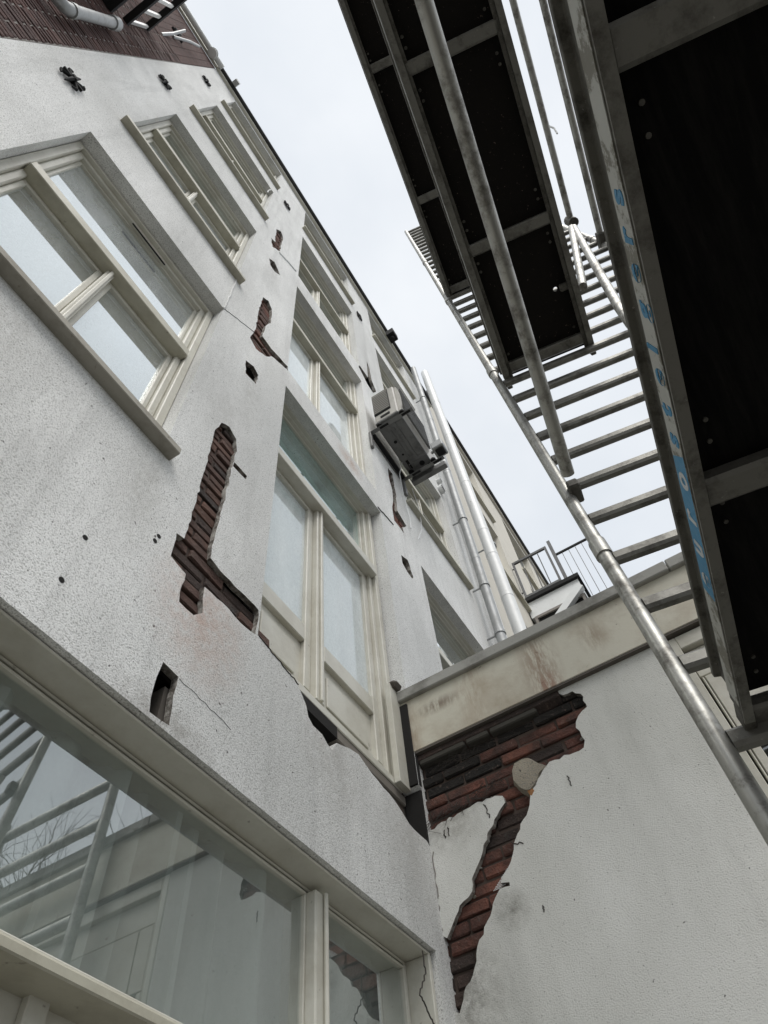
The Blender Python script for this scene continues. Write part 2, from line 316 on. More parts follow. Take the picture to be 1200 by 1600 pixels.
# ------------------------------------------------------------------ plastered house
HZ = 14.85
house = thing('plastered_house', (2.5, FY, 0), 'tall white plastered house facade with cream windows and broken plaster chases', 'house')
def rect(x0, x1, z0, z1): return [(x0, z0), (x1, z0), (x1, z1), (x0, z1)]
WA = (-.516, .738); WB = (1.45, 2.785); WC = (3.49, 4.80)
OPEN = [(*WA, 4.29, 6.43), (*WA, 7.29, 9.33), (*WA, 10.28, 12.40), (*WA, 13.02, 14.74),
        (*WB, 3.835, 6.53), (*WB, 6.87, 9.53), (*WB, 10.03, 12.48), (*WB, 13.08, 14.76),
        (*WC, 3.80, 6.55), (*WC, 7.64, 9.60), (*WC, 10.45, 12.56), (*WC, 13.12, 14.78), (-1.0, 2.735, .02, 3.033)]
px = lambda L: [FP(*p) for p in L]
H1 = px([(346, 660), (358.5, 667), (369, 686), (370, 705), (364, 724), (350, 785), (330.5, 861), (329, 872), (351.5, 900), (376, 924), (404, 953), (403, 970), (399, 991), (376, 973), (348, 942), (320, 917), (316.5, 935), (316.5, 958), (302.5, 961), (280, 940), (281, 924), (290, 897), (267.5, 869), (276, 833), (288.5, 842), (294, 826), (320, 735), (336, 672)])
H1b = px([(366, 722), (372, 728), (386, 744), (384, 749), (374, 739), (364, 728)])
H2 = px([(255, 1035), (278, 1057), (277, 1070), (268, 1107), (264, 1133), (233, 1112), (236, 1090), (245, 1058)])
H3 = px([(384, 563), (396, 572), (404, 587), (400, 600), (384, 583)])
H4 = px([(411, 464), (419.5, 470), (425, 483.5), (423, 505), (414.6, 510), (410, 525), (424, 545), (450, 573), (450, 579), (424, 556), (416, 557), (400, 545), (391, 528), (399, 515), (404, 486)])
H5 = px([(431.7, 358), (439, 361.7), (442.6, 371.4), (437, 393), (425.6, 385), (424, 372), (430, 378)])
H6 = px([(420.7, 404), (429, 409), (437.8, 430), (429, 424), (423, 415)])
H7 = px([(573, 564), (577, 575), (581, 595), (588, 612), (583, 614), (574, 600), (560, 572), (562, 571), (575, 590), (574, 578)])
H8 = px([(606, 731), (613, 740), (618, 768), (621, 798), (635, 822), (629, 824), (631.4, 834), (616, 813), (613.5, 799), (613.7, 770), (607.5, 745)])
H9 = px([(627, 867), (637, 875), (646, 902), (644, 904), (636, 893), (629, 880)])
def rough_path(pts, seg, amp, seed):
    k = rough_poly(list(pts), seg, amp, seed); last = min(range(len(k)), key=lambda i: (Vector(k[i]) - Vector(pts[-1])).length); return k[:last + 1]
H10 = rough_path([(1.452, 3.77), (1.62, 3.745), (1.74, 3.715)] + px([(478.6, 1102), (482, 1119.5), (489, 1134), (503.5, 1148), (520, 1174), (526, 1161), (546, 1169), (560.5, 1179), (582, 1210), (608, 1240), (627, 1267), (640, 1288)]) + [(2.80, 3.55)], .04, .005, 10) + [(2.8295, 3.53), (2.8295, 3.84), (2.80, 3.86), (2.80, 6.53), (1.45, 6.53)]
H1 = rough_poly(H1, .03, .005, 1)
OPW = [rect(*o) for i, o in enumerate(OPEN) if i != 4]
smallH = [H1, H1b, rough_poly(H2, .04, .006, 2), rough_poly(H3, .03, .006, 3), rough_poly(H4, .05, .006, 4), rough_poly(H5, .05, .008, 5), rough_poly(H6, .04, .008, 6), H7, rough_poly(H8, .08, .01, 8), rough_poly(H9, .06, .01, 9), H10]
rimd = [.026, .03, .028, .03, .028, .028, .08, .04, .03, .08, .10]
fo = (-1.04, 5.93, .0, HZ)
mb = sheet([(fo[0], 0), (fo[1], 0), (fo[1], HZ), (fo[0], HZ)], OPW + smallH, lambda a, b, d: (a, FY + d, b), [.10] * 12 + rimd, RM := [])
for q_ in RM: build(q_, 'broken_edge', MRIM, house)
wall = build(mb, 'wall', MP, house)
# backing masonry behind the skin: one slab sheet with window openings, pierced where holes go deep
deep = [rect(.97, 1.17, 3.045, 3.33), rect(1.79, 2.80, 3.45, 3.832), rect(.99, 1.13, 3.60, 3.77)]
grow = lambda o: rect(o[0] - .0, o[1] + .0, o[2] - .0, o[3] + .0)
mb = sheet([(fo[0], 0), (fo[1], 0), (fo[1], HZ), (fo[0], HZ)], [grow(o) for o in OPEN] + deep, lambda a, b, d: (a, FY + .105 + d, b), [.12] * 13 + [.33] * 3)
build(mb, 'masonry_core', MMORT, house)
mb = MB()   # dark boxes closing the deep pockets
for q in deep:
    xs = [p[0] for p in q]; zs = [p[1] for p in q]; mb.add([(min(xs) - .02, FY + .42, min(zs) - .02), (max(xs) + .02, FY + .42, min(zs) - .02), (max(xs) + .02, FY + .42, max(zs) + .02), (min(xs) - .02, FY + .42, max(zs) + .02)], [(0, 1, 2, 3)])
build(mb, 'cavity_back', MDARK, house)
def mfac(x, z): return MBRD if (z < 3.98 and x > 1.16 and z > 3.78) or z < 3.72 else MBRB
H1B = [p for p in H1 if not (p[1] < 3.755 and p[0] < 1.135)]
bricks(H1B, 'F', house, lambda x, z: MBRD if random.random() < .25 else MBRB, depth=.024, z_off=.012, x_off=.06)
for h, d in ((H3, .06), (H4, .026), (H5, .026), (H8, .03), (H9, .05), (H6, .06)): bricks(h, 'F', house, lambda x, z: MBRB if random.random() < .6 else MBR, depth=d)
# wooden joist ends and threshold in the openings
mb = MB(); mb.box(1.085, 1.125, FY + .035, FY + .30, 3.05, 3.22); build(mb, 'joist_end', MWOOD, house)
mb = MB(); mb.box(2.17, 2.81, FY + .09, FY + .20, 3.775, 3.832); build(mb, 'threshold_beam', MOLDW, house, bevel=.006)
mb = MB(); mb.box(1.47, 2.169, FY + .086, FY + .235, 3.772, 3.837); build(mb, 'void_shade_block', MDARK, house)  # near-black box painting the shade of the void under the door
mb = MB(); mb.box(2.22, 2.80, FY + .105, FY + .13, 3.70, 3.772); build(mb, 'rotten_board', flat('brown_board', (.10, .075, .06), .95), house)
# hairline cracks: thin raised caulk and dark slits
def crack(pts, name, mat, r, Y=FY - .001, plane='F', parent=house):
    q = [FP(*p) if plane == 'F' else WP(*p) for p in pts]; out = []
    rnd = random.Random(len(pts) * 7 + int(pts[0][0]))
    for i in range(len(q) - 1):
        for j in range(6):
            t = j / 6; a = q[i][0] * (1 - t) + q[i + 1][0] * t + rnd.uniform(-.006, .006); b = q[i][1] * (1 - t) + q[i + 1][1] * t + rnd.uniform(-.006, .006); out.append((a, b))
    out.append(q[-1]); mb = MB()
    mb.path([(a, Y, b) if plane == 'F' else (WX - .001, a, b) for a, b in out], r, 5); return build(mb, name, mat, parent)
crack([(349, 482), (357, 466), (368, 440), (377, 425)], 'caulk_line', MP, .009)
crack([(349, 482), (375, 502), (398, 520)], 'crack', MMORT, .0025)
crack([(417, 300), (424, 296)], 'caulk_line', MP, .009)
crack([(280, 1062), (320, 1100), (360, 1140)], 'crack', MMORT, .0007)
crack([(404, 994), (425, 1020), (450, 1050), (466, 1070)], 'crack', MMORT, .0028)
crack([(436, 395), (450, 410), (462, 424)], 'cable_stub', MPVC, .012)
crack([(590, 793), (602, 806), (614, 820)], 'crack', MMORT, .007)
crack([(640, 765), (652, 800), (655, 830), (649, 846)], 'loose_wire', MPVC, .004, Y=FY - .03)
for q in ((96, 906), (133, 840), (248, 838), (242, 845)):
    a, b = FP(*q); mb = MB(); mb.tube((a, FY - .002, b), (a, FY + .01, b), .010, 9); build(mb, 'drill_hole', MDARK, house)

# windows -----------------------------------------------------------
def ring(mb, x0, x1, z0, z1, wd, y0, y1, wb=None):
    wb = wd if wb is None else wb
    mb.box(x0, x1, y0, y1, z1 - wd, z1); mb.box(x0, x1, y0, y1, z0, z0 + wb)
    mb.box(x0, x0 + wd, y0 + .0005, y1 - .0005, z0 + wb, z1 - wd); mb.box(x1 - wd, x1, y0 + .0005, y1 - .0005, z0 + wb, z1 - wd)
def frame3(mb, x0, x1, z0, z1, wd, wt, y0, y1):
    mb.box(x0, x1, y0, y1, z1 - wt, z1); mb.box(x0, x1, y0, y1, z0, z0 + wd)
    mb.box(x0, x0 + wd, y0 + .0005, y1 - .0005, z0 + wd, z1 - wt); mb.box(x1 - wd, x1, y0 + .0005, y1 - .0005, z0 + wd, z1 - wt)
def window(o, zt, mulls, name='window', door=False, sill=True, transom=.12, glass=MGL, pane_glass=MGL, parent=house, wt=.028, st=.045, mh=.022, smat=None):
    x0, x1, z0, z1 = o; Y = FY
    a = MB(); frame3(a, x0 + .003, x1 - .003, z0 + .003, z1 - .003, .045, wt, Y + .085, Y + .21); f = build(a, name, MCREAM, parent, bevel=.004)
    b = MB(); frame3(b, x0 + .048, x1 - .048, z0 + .048, z1 - .003 - wt, .04, wt, Y + .115, Y + .20); build(b, 'frame', MCREAM, f, bevel=.006)
    zx0, zx1 = x0 + .088, x1 - .088; ztop = z1 - .003 - 2 * wt
    if zt:
        t = MB(); t.box(zx0 - .035, zx1 + .035, Y + .065, Y + .19, zt - transom / 2, zt + transom * .15); t.box(zx0 - .035, zx1 + .035, Y + .095, Y + .19, zt + transom * .15, zt + transom / 2)
        build(t, 'transom_bar', MCREAMD if not door else MCREAM, f, bevel=.005)
        p = MB(); p.box(zx0, zx1, Y + .165, Y + .171, zt + transom / 2, ztop); build(p, 'transom_pane', glass, f)
        s_ = MB(); frame3(s_, zx0, zx1, zt + transom / 2, ztop, .022, .012, Y + .145, Y + .19); build(s_, 'sash', MCREAM, f, bevel=.004)
        top = zt - transom / 2
    else: top = ztop
    xs = [zx0] + list(mulls) + [zx1]; bot = z0 + .088
    for m in mulls:
        q = MB(); q.box(m - mh, m + mh, Y + .105, Y + .20, bot, top); q.box(m - .010, m + .010, Y + .09, Y + .105, bot, top); build(q, 'mullion', MCREAM, f, bevel=.004)
    for i in range(len(xs) - 1):
        l = xs[i] + (mh if i else 0); r = xs[i + 1] - (mh if i < len(xs) - 2 else 0)
        gb = bot + (.37 if door else 0)
        s_ = MB(); frame3(s_, l, r, bot, top, st, .03, Y + .14, Y + .19)
        if door: s_.box(l + st, r - st, Y + .14, Y + .19, gb, gb + .12)
        build(s_, 'sash', MCREAM, f, bevel=.005)
        gz = gb + .12 if door else bot + st
        p = MB(); p.box(l + st, r - st, Y + .165, Y + .171, gz, top - .03); build(p, 'pane', pane_glass, f)
        if door:
            p = MB(); p.box(l + st, r - st, Y + .17, Y + .185, bot + st, gb); build(p, 'door_panel', MCREAM, f)
            p = MB(); p.box(l + st + .05, r - st - .05, Y + .160, Y + .17, bot + st + .05, gb - .06); build(p, 'raised_panel', MCREAM, f, bevel=.008)
    if sill:
        s_ = MB(); s_.prism([(-.06, -.045), (-.06, 0), (.09, .028), (.09, -.045)], (0, Y, z0 - .002), (0, 1, 0), (0, 0, 1), (1, 0, 0), x0 - .035, x1 + .045); build(s_, 'sill', smat or MCREAMD, f, bevel=.004)
    return f
wins = []
wins.append(window(OPEN[0], 5.50, [.128], transom=.13, st=.03, smat=MSILL, pane_glass=MGLH, glass=MGLH))
for k, zt in ((1, 8.50), (2, 11.52), (3, 14.1)): wins.append(window(OPEN[k], zt, [.11] if k < 3 else [], st=.03, pane_glass=MGLH if k < 3 else MGL))
window(OPEN[4], 5.69, [2.06], 'french_door', door=True, sill=False, glass=MGLF, pane_glass=MGLW, wt=.008, st=.055, mh=.035, transom=.14)
window(OPEN[5], 8.62, [2.03], sill=False, pane_glass=MGLW, wt=.010, mh=.03); window(OPEN[6], 11.46, [2.02], sill=False, wt=.01, mh=.03)
window(OPEN[7], 14.1, [2.1], wt=.01)
window(OPEN[8], 5.69, [4.15], 'french_door', door=True, sill=False, wt=.01)
window(OPEN[9], 8.78, [4.15], wt=.02); window(OPEN[10], 11.55, [4.15], wt=.02); window(OPEN[11], 14.1, [], wt=.02)
mb = MB(); q = [FP(191, 335, 1.38), FP(250, 410, 1.38)]; mb.box(.0, .30, FY + .118, FY + .1245, 6.352, 6.366); build(mb, 'vent_grille', MIRON, wins[0])
# ground floor wide window
GZ = 2.372
def shopframe(mb, x0, x1, z0, z1, wd, wt, y0, y1, wb=.03):
    mb.box(x0, x1, y0, y1, z1 - wt, z1); mb.box(x0, x1, y0 + .045, y1, z0, z0 + wb)
    mb.box(x0, x0 + wd, y0 + .0005, y1 - .0005, z0 + wb, z1 - wt); mb.box(x1 - wd, x1, y0 + .0005, y1 - .0005, z0 + wb, z1 - wt)
gw = build((lambda m: (shopframe(m, -.997, 2.732, GZ, 3.03, .024, .010, FY + .022, FY + .25), m)[1])(MB()), 'shop_window', MCREAM, house, bevel=.004)
m = MB(); shopframe(m, -.973, 2.708, GZ + .03, 3.019, .018, .010, FY + .128, FY + .24, .02); build(m, 'frame', MCREAM, gw, bevel=.006)
m = MB(); m.box(2.005, 2.072, FY + .088, FY + .24, GZ + .03, 3.0); m.box(2.045, 2.062, FY + .070, FY + .087, GZ + .03, 3.0); build(m, 'mullion', MCREAM, gw, bevel=.006)
m = MB(); m.box(.06, .13, FY + .088, FY + .24, GZ + .03, 3.0); build(m, 'mullion', MCREAM, gw, bevel=.006)
for a, b in ((-.955, .06), (.13, 2.005), (2.072, 2.690)):
    m = MB(); m.box(a, b, FY + .143, FY + .149, GZ + .05, 3.0); build(m, 'pane', MGLS, gw)
    m = MB(); ring(m, a, b, GZ + .05, 3.0, .010, FY + .128, FY + .19); build(m, 'glazing_bead', MCREAM, gw, bevel=.003)
m = MB(); m.prism([(.05, -.034), (.05, -.008), (.07, 0), (.19, .018), (.19, -.034)], (0, FY, GZ + .022), (0, 1, 0), (0, 0, 1), (1, 0, 0), -1.0, 2.73); build(m, 'sill', MCREAMD, gw, bevel=.004)
m = MB(); m.box(-1, 2.73, FY + .17, FY + .20, .02, GZ); build(m, 'lower_panel', MCREAM, gw)
for a in (-.9, .06, 1.033, 2.05): m = MB(); m.box(a, a + .058, FY + .145, FY + .17, .02, GZ - .004); build(m, 'batten', MCREAM, gw, bevel=.003)
# broken reveal at the right end of the wide window
m = MB(); m.prism([(0, 0), (.05, .03), (.046, .5), (.02, 1.1), (.0, 1.1)], (2.742, FY + .012, 3.02), (1, 0, 0), (0, 0, -1), (0, 1, 0), 0, .09); build(m, 'plaster_piece', MP, house)
# house body (roof, back, sides)
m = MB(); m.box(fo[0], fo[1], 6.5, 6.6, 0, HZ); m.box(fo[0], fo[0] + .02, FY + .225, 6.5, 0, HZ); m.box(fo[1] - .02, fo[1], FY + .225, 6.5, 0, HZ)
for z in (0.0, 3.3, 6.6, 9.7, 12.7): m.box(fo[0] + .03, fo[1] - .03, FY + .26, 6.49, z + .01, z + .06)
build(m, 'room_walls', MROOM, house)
m = MB(); m.box(fo[0], fo[1], FY + .02, 6.6, HZ + .001, HZ + .1); build(m, 'roof', MROOF, house)
m = MB(); m.box(fo[0], fo[1], FY - .052, FY - .002, HZ - .01, HZ + .14); build(m, 'fascia_board', MCREAM, house, bevel=.004)
m = MB(); m.path([(x, FY - .075 , HZ + .10 ) for x in (fo[0], fo[1])], .035, 12); build(m, 'gutter', MROOF, house, smooth=True)
# wall anchors of black iron
def anchor(px_, s=1):
    a, b = px_; m = MB(); b0 = b
    for k in (-1, 1): m.path([(a + k * .02, FY - .02, b), (a + k * .05, FY - .02, b + .05), (a + k * .085, FY - .02, b + .10), (a + k * .06, FY - .02, b + .15)], [.012, .014, .012, .006], 6); m.path([(a + k * .02, FY - .02, b), (a + k * .05, FY - .02, b - .05), (a + k * .085, FY - .02, b - .10), (a + k * .06, FY - .02, b - .15)], [.012, .014, .012, .006], 6)
    m.path([(a, FY - .02, b - .2), (a, FY - .025, b), (a, FY - .02, b + .2)], [.006, .022, .006], 6); m.tube((a, FY - .045, b), (a, FY + .01, b), .028, 8)
    m.box(a - .1, a + .1, FY - .03, FY - .012, b - .012, b + .012)
    m.v = [(a + (x - a) * .75, y, b + (z - b) * .8) for x, y, z in m.v]
    build(m, 'wall_anchor', MIRON, house)
def scale_mesh(o, c, k):
    for v in o.data.vertices: v.co = Vector(c) + (v.co - Vector(c)) * k
for q in ((-.816, 6.76), (-.805, 9.72), (-.827, 12.75), (1.013, 12.8), (3.015, 12.92)): anchor(q)

# curtains and blinds stand inside the rooms: things of their own
def drape(x0, x1, z0, z1, Y, mat, label, cat='curtain', fold=.02, per=.11, group=None, name='curtain'):
    m = MB(); n = max(2, int((x1 - x0) / .02)); vs = []; rnd = random.Random(int(x0 * 100)); ph = 0
    for i in range(n + 1):
        x = x0 + (x1 - x0) * i / n; ph += .02 / per * 6.28 * (1 + .45 * math.sin(i * .13 + x0)); y = Y + fold * math.sin(ph) + fold * .5 * math.sin(ph * .41 + 1)
        vs += [(x, y, z0), (x, y, z1), (x, y + .004, z1), (x, y + .004, z0)]
    fs = []
    for i in range(n): a = 4 * i; fs += [(a, a + 4, a + 5, a + 1), (a + 3, a + 2, a + 6, a + 7)]
    m.add(vs, fs); return tag(build(m, name, mat, smooth=True), label, cat, group)
drape(-.95, 2.03, GZ, 3.27, FY + .225, MCURT, 'long grey-green curtain in folds behind the wide ground floor window', per=.15, fold=.05)
drape(2.17, 2.68, GZ, 3.27, FY + .225, MCURT, 'short grey curtain behind the narrow right pane at ground level', per=.13)
drape(-.42, .64, 4.35, 5.45, FY + .26, MBLIND, 'pale blind behind the lower panes of the big first floor window', 'blind', fold=.001, name='blind')
drape(-.42, .64, 5.6, 6.34, FY + .30, MBLIND, 'pale blind behind the upper light of the big first floor window', 'blind', fold=.001, name='blind')
drape(-.42, .64, 7.4, 9.2, FY + .30, MBLIND, 'pale blind in the second floor window of the left column', 'blind', fold=.001, name='blind')
drape(1.56, 2.46, 3.95, 5.65, FY + .25, MFOIL, 'white sheet behind the french door panes', 'sheet', fold=.006, per=.3, name='sheet')
drape(1.56, 2.70, 5.7, 6.45, FY + .27, MBLIND, 'pale sheet behind the greenish top light of the french door', 'sheet', fold=.004, per=.3, name='sheet')
drape(1.56, 2.45, 7.0, 8.6, FY + .25, MFOIL, 'white sheet behind the casement window above the french door', 'sheet', fold=.006, per=.3, name='sheet')
drape(2.15, 2.65, 10.2, 11.4, FY + .25, MFOIL, 'white sheet in the third floor casement of the middle column', 'sheet', fold=.006, per=.3, name='sheet')

# ------------------------------------------------------------------ dark brick neighbour, upper left
bh = thing('brick_house', (-2.5, FY, 0), 'dark red-brown brick house beside the plastered facade at the upper left', 'house')
m = MB(); m.box(-4.5, fo[0] - .002, FY - .001, 6.6, 0, HZ + .02); build(m, 'wall', MMORTL, bh)
poly = [(-1.045, 5.8), (-1.045, 14.8), (-1.9, 14.8), (-1.9, 9), (-1.5, 5.8)]
BL, BH, BJ = .205, .052, .0115; cnt = 0; late = MB(); lst = []
for r in range(int(5.9 / (BH + BJ)), int(14.8 / (BH + BJ))):
    z = r * (BH + BJ); xl = -1.42 - max(0, (z - 7)) * .085
    x = -1.045 - (.1 if r % 2 else 0); first = r % 2
    if first: lst.append((-1.045 - .047, z, .094))
    while x - BL > xl - BL: lst.append((x - BL / 2 - .004, z, BL)); x -= BL + BJ
for i, (x, z, l) in enumerate(lst):
    if cnt < 296:
        key = (l, 'w', random.randrange(4))
        if key not in BRICKS: BRICKS[key] = brick_unit(l, BH, .04, len(BRICKS)); BRICKS[key].materials.append(MBRW)
        o = bpy.data.objects.new('brick', BRICKS[key]); SC.collection.objects.link(o); o.parent = bh; o.location = Vector((x - .002, FY + .012 + random.uniform(-.002, .002), z)) - Vector(bh.location); cnt += 1
    else: late.box(x - l / 2, x + l / 2, FY - .008, FY + .03, z - BH / 2, z + BH / 2)
build(late, 'far_bricks', MBRW, bh, kind='stuff')
m = MB(); m.box(-4.5, fo[0] - .003, FY - .05, FY - .012, HZ - .06, HZ + .12); build(m, 'fascia_board', MCREAM, bh)
m = MB(); m.path([(-4.5, FY - .10, HZ + .02), (fo[0] + .05, FY - .10, HZ + .02)], .045, 12); build(m, 'gutter', MPVC, bh, smooth=True)
m = MB(); m.tube((-1.22, FY - .10, HZ - .10), (-1.22, FY - .10, HZ + .10), .07, 14); m.tube((-1.22, FY - .10, HZ - .04), (-1.22, FY - .10, HZ - .01), .085, 14); build(m, 'gutter_outlet', MPVC, bh, smooth=True)
m = MB(); m.path([(-.72 , FY - .16, HZ - .06), (-.72, FY - .16, HZ + .14)], .06, 4); build(m, 'vent_box', MZINC, house)
anchor_parent = bh
m = MB(); a, b = -1.42, 12.9; m.path([(a - .1, FY - .02, b - .12), (a, FY - .03, b), (a - .03, FY - .02, b + .2)], .02, 6); m.path([(a - .1, FY - .02, b + .1), (a + .08, FY - .02, b - .16)], .02, 6); build(m, 'wall_anchor', MIRON, bh)
pp = thing('waste_pipe', (-1.25, FY - .1, 7.4), 'white plastic pipe elbow with open collar on the dark brick wall', 'pipe')
m = MB(); m.path([(-2.6, FY - .09, 7.42), (-1.5, FY - .09, 7.42), (-1.33, FY - .09, 7.43), (-1.26, FY - .09, 7.50), (-1.25, FY - .09, 7.66), (-1.25, FY - .09, 8.75)], .042, 16); build(m, 'pipe_run', MZINC, pp, smooth=True)
m = MB(); m.tube((-1.25, FY - .09, 8.70), (-1.25, FY - .09, 8.86), .055, 16); build(m, 'collar', MZINC, pp, smooth=True)
m = MB(); m.tube((-1.25, FY - .09, 7.60), (-1.25, FY - .09, 7.68), .05, 16); build(m, 'collar', MZINC, pp, smooth=True)
bal = thing('steel_balcony', (-1.6, FY, 9.5), 'black steel balcony with white bars high on the dark brick wall', 'balcony')
m = MB(); m.box(-3.6, -1.44, .55, FY - .01, 9.42, 9.52); build(m, 'floor_plate', MIRON, bal)
for z in (9.86, 10.78): m = MB(); m.box(-1.42, -1.36, .45, FY - .005, z - .05, z + .05); build(m, 'rail', MIRON, bal)
for i in range(4):
    y = FY - .03 - i * .17; m = MB(); m.box(-1.40, -1.375, y - .018, y + .018, 9.91, 10.73); build(m, 'baluster', MPVC, bal)
m = MB(); m.box(-1.43, -1.37, .50, .60, 10.0, 11.5); build(m, 'baluster', MPVC, bal)
for y in (.60, .95): m = MB(); m.box(-1.52, -1.46, y - .03, y + .03, 8.9, 9.42); build(m, 'hanger', MIRON, bal)
br = thing('flue_bracket', (-1.4, FY, 12.2), 'small galvanised bracket and strut below the gutter of the brick wall', 'bracket')
m = MB(); m.path([(-1.38, FY, 11.6), (-1.38, FY - .06, 12.1), (-1.38, FY - .16, 12.5)], .02, 8); build(m, 'strut', MZINC, br)
m = MB(); m.path([(-1.38, FY - .02, 12.3), (-1.30, FY - .10, 12.9), (-1.26, FY - .11, 13.5)], .018, 8); build(m, 'swan_neck', MZINC, br)

# ------------------------------------------------------------------ extension (side wall at the right)
ext = thing('flat_roof_extension', (WX, .5, 0), 'low flat roofed extension with white plastered wall, broken open to red brick', 'building')
YE = -.115; ZF = 4.066
wp = lambda L: [WP(*p) for p in L]
WH = [(1.3195, 4.14), (1.3195, 3.60)] + wp([(672, 1298), (690, 1285), (727, 1265), (760, 1248), (773, 1244), (786, 1243), (790, 1254), (777, 1274), (762, 1302), (755, 1330), (741, 1364), (737, 1392), (724, 1409), (712, 1432), (704, 1454), (699, 1465), (688, 1461)]) + [(1.31, 3.06), (1.31, 2.95)] + \
     wp([(694, 1530), (701, 1580), (718, 1583), (724, 1552), (741, 1513), (746, 1479), (762, 1440), (773, 1403), (781, 1390), (797, 1384), (796, 1378), (783, 1380), (789, 1364), (803, 1327), (805, 1310), (822, 1274), (831, 1234), (853, 1197), (866, 1187), (890, 1179), (912, 1168), (914, 1156), (899, 1137), (904, 1119), (918, 1104), (907, 1084), (894, 1080), (880, 1086)]) + [(.52, 4.14)]
WH = rough_poly(WH, .022, .0075, 21)
mb = sheet([(FY + .02, 0), (FY + .02, 4.16), (YE, 4.16), (YE, 0)], [[p for p in WH]], lambda a, b, d: (WX + d, a, b), [.026], RM2 := [])
for q_ in RM2: build(q_, 'broken_edge', MRIM, ext)
# clip polygons that run past the corner
wallw = build(mb, 'wall', MPW, ext)
m = MB(); m.box(WX + .075, WX + .4, YE + .01, FY + .3, 0, 4.15); build(m, 'masonry_core', MMORT, ext)
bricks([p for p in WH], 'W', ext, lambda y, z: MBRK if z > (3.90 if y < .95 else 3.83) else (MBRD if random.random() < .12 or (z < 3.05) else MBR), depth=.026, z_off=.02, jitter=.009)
m = MB(); m.prism([(0, 0), (.05, -.02), (.05, -.075), (.03, -.08), (-.012, -.05)], (WX, 0, 4.07), (1, 0, 0), (0, 0, 1), (0, 1, 0), .46, 1.33); build(m, 'soot_ledge', MBRD, ext, bevel=.004)
for y0, y1 in ((1.02, 1.30), (.88, 1.015), (.60, .875)):
    m = MB(); m.prism([(0, 0), (.05, 0), (.05, -.05), (.004, -.045)], (WX - .008, 0, 4.035), (1, 0, 0), (0, 0, 1), (0, 1, 0), y0, y1 - .006); build(m, 'ledge_stone', flat('sooty_stone', (.07, .065, .055), .95), ext, bevel=.006)
# loose render crumbs left along the broken edge
rnd = random.Random(3)
def crumb(cy, cz, r):
    m = MB(); n = 7; ang = [2 * math.pi * i / n for i in range(n)]; pts = [(cy + r * rnd.uniform(.6, 1.2) * math.cos(t), cz + r * rnd.uniform(.5, 1.1) * math.sin(t)) for t in ang]
    m.add([(WX + .03, a, b) for a, b in pts] + [(WX + .03 - r * rnd.uniform(.5, .9), cy + (a - cy) * .6, cz + (b - cz) * .6) for a, b in pts], [(i, (i + 1) % n, n + (i + 1) % n, n + i) for i in range(n)] + [tuple(range(n, 2 * n))]); build(m, 'render_crumb', MLUMP if rnd.random() < .3 else MRIM, ext)
for i in range(0, len(WH), 5):
    a, b = WH[i]
    if b < 4.05 and a < 1.27: crumb(a + rnd.uniform(-.015, .015), b + rnd.uniform(-.012, .012), rnd.uniform(.007, .017))
# mortar lump
c = WP(822, 1207); rnd = random.Random(3)
def blob(cx, cy, cz, pts, th, mat, name, parent):
    n = len(pts); m = MB(); vs = [(cx, cy + a, cz + b) for a, b in pts] + [(cx - th, cy + a * .86 + rnd.uniform(-.004, .004), cz + b * .84 + rnd.uniform(-.004, .004)) for a, b in pts] + [(cx - th * 1.1, cy, cz)]
    fs = [(i, (i + 1) % n, n + (i + 1) % n, n + i) for i in range(n)] + [(n + i, n + (i + 1) % n, 2 * n) for i in range(n)]
    m.add(vs, fs); return build(m, name, mat, parent)
lp = [WP(x, y) for x, y in ((799, 1222), (797, 1205), (801, 1190), (815, 1184), (826, 1181), (838, 1188), (852, 1192), (853, 1200), (846, 1210), (842, 1224), (830, 1238), (822, 1240), (810, 1234))]
blob(WX + .03, c[0], c[1], [(a - c[0], b - c[1]) for a, b in lp], .035, MLUMP, 'mortar_lump', ext)
c2 = WP(830, 1237); blob(WX + .03, c2[0], c2[1], [(-.022, .0), (-.01, .02), (.012, .028), (.02, .01), (.016, -.012), (0, -.02)], .03, flat('orange_foam', (.35, .17, .07), .9), 'foam_remnant', ext)
# render mesh scrap (grid of threads)
m = MB(); q = wp([(800, 1340), (796, 1375), (776, 1390), (768, 1392), (786, 1362)]); a0, a1 = min(p[0] for p in q), max(p[0] for p in q); b0, b1 = min(p[1] for p in q), max(p[1] for p in q)
kk = 0
while b0 + kk * .006 < b1:
    zz = b0 + kk * .006; ins = [a0 + i * .004 for i in range(int((a1 - a0) / .004)) if inpoly((a0 + i * .004, zz), q)]
    if len(ins) > 1: m.box(WX + .010, WX + .0115, ins[0], ins[-1], zz, zz + .0014)
    kk += 1
kk = 0
while a0 + kk * .006 < a1:
    yy = a0 + kk * .006; ins = [b0 + i * .004 for i in range(int((b1 - b0) / .004)) if inpoly((yy, b0 + i * .004), q)]
    if len(ins) > 1: m.box(WX + .0095, WX + .011, yy, yy + .0014, ins[0], ins[-1])
    kk += 1
build(m, 'render_mesh', MPVC, ext, kind='stuff')
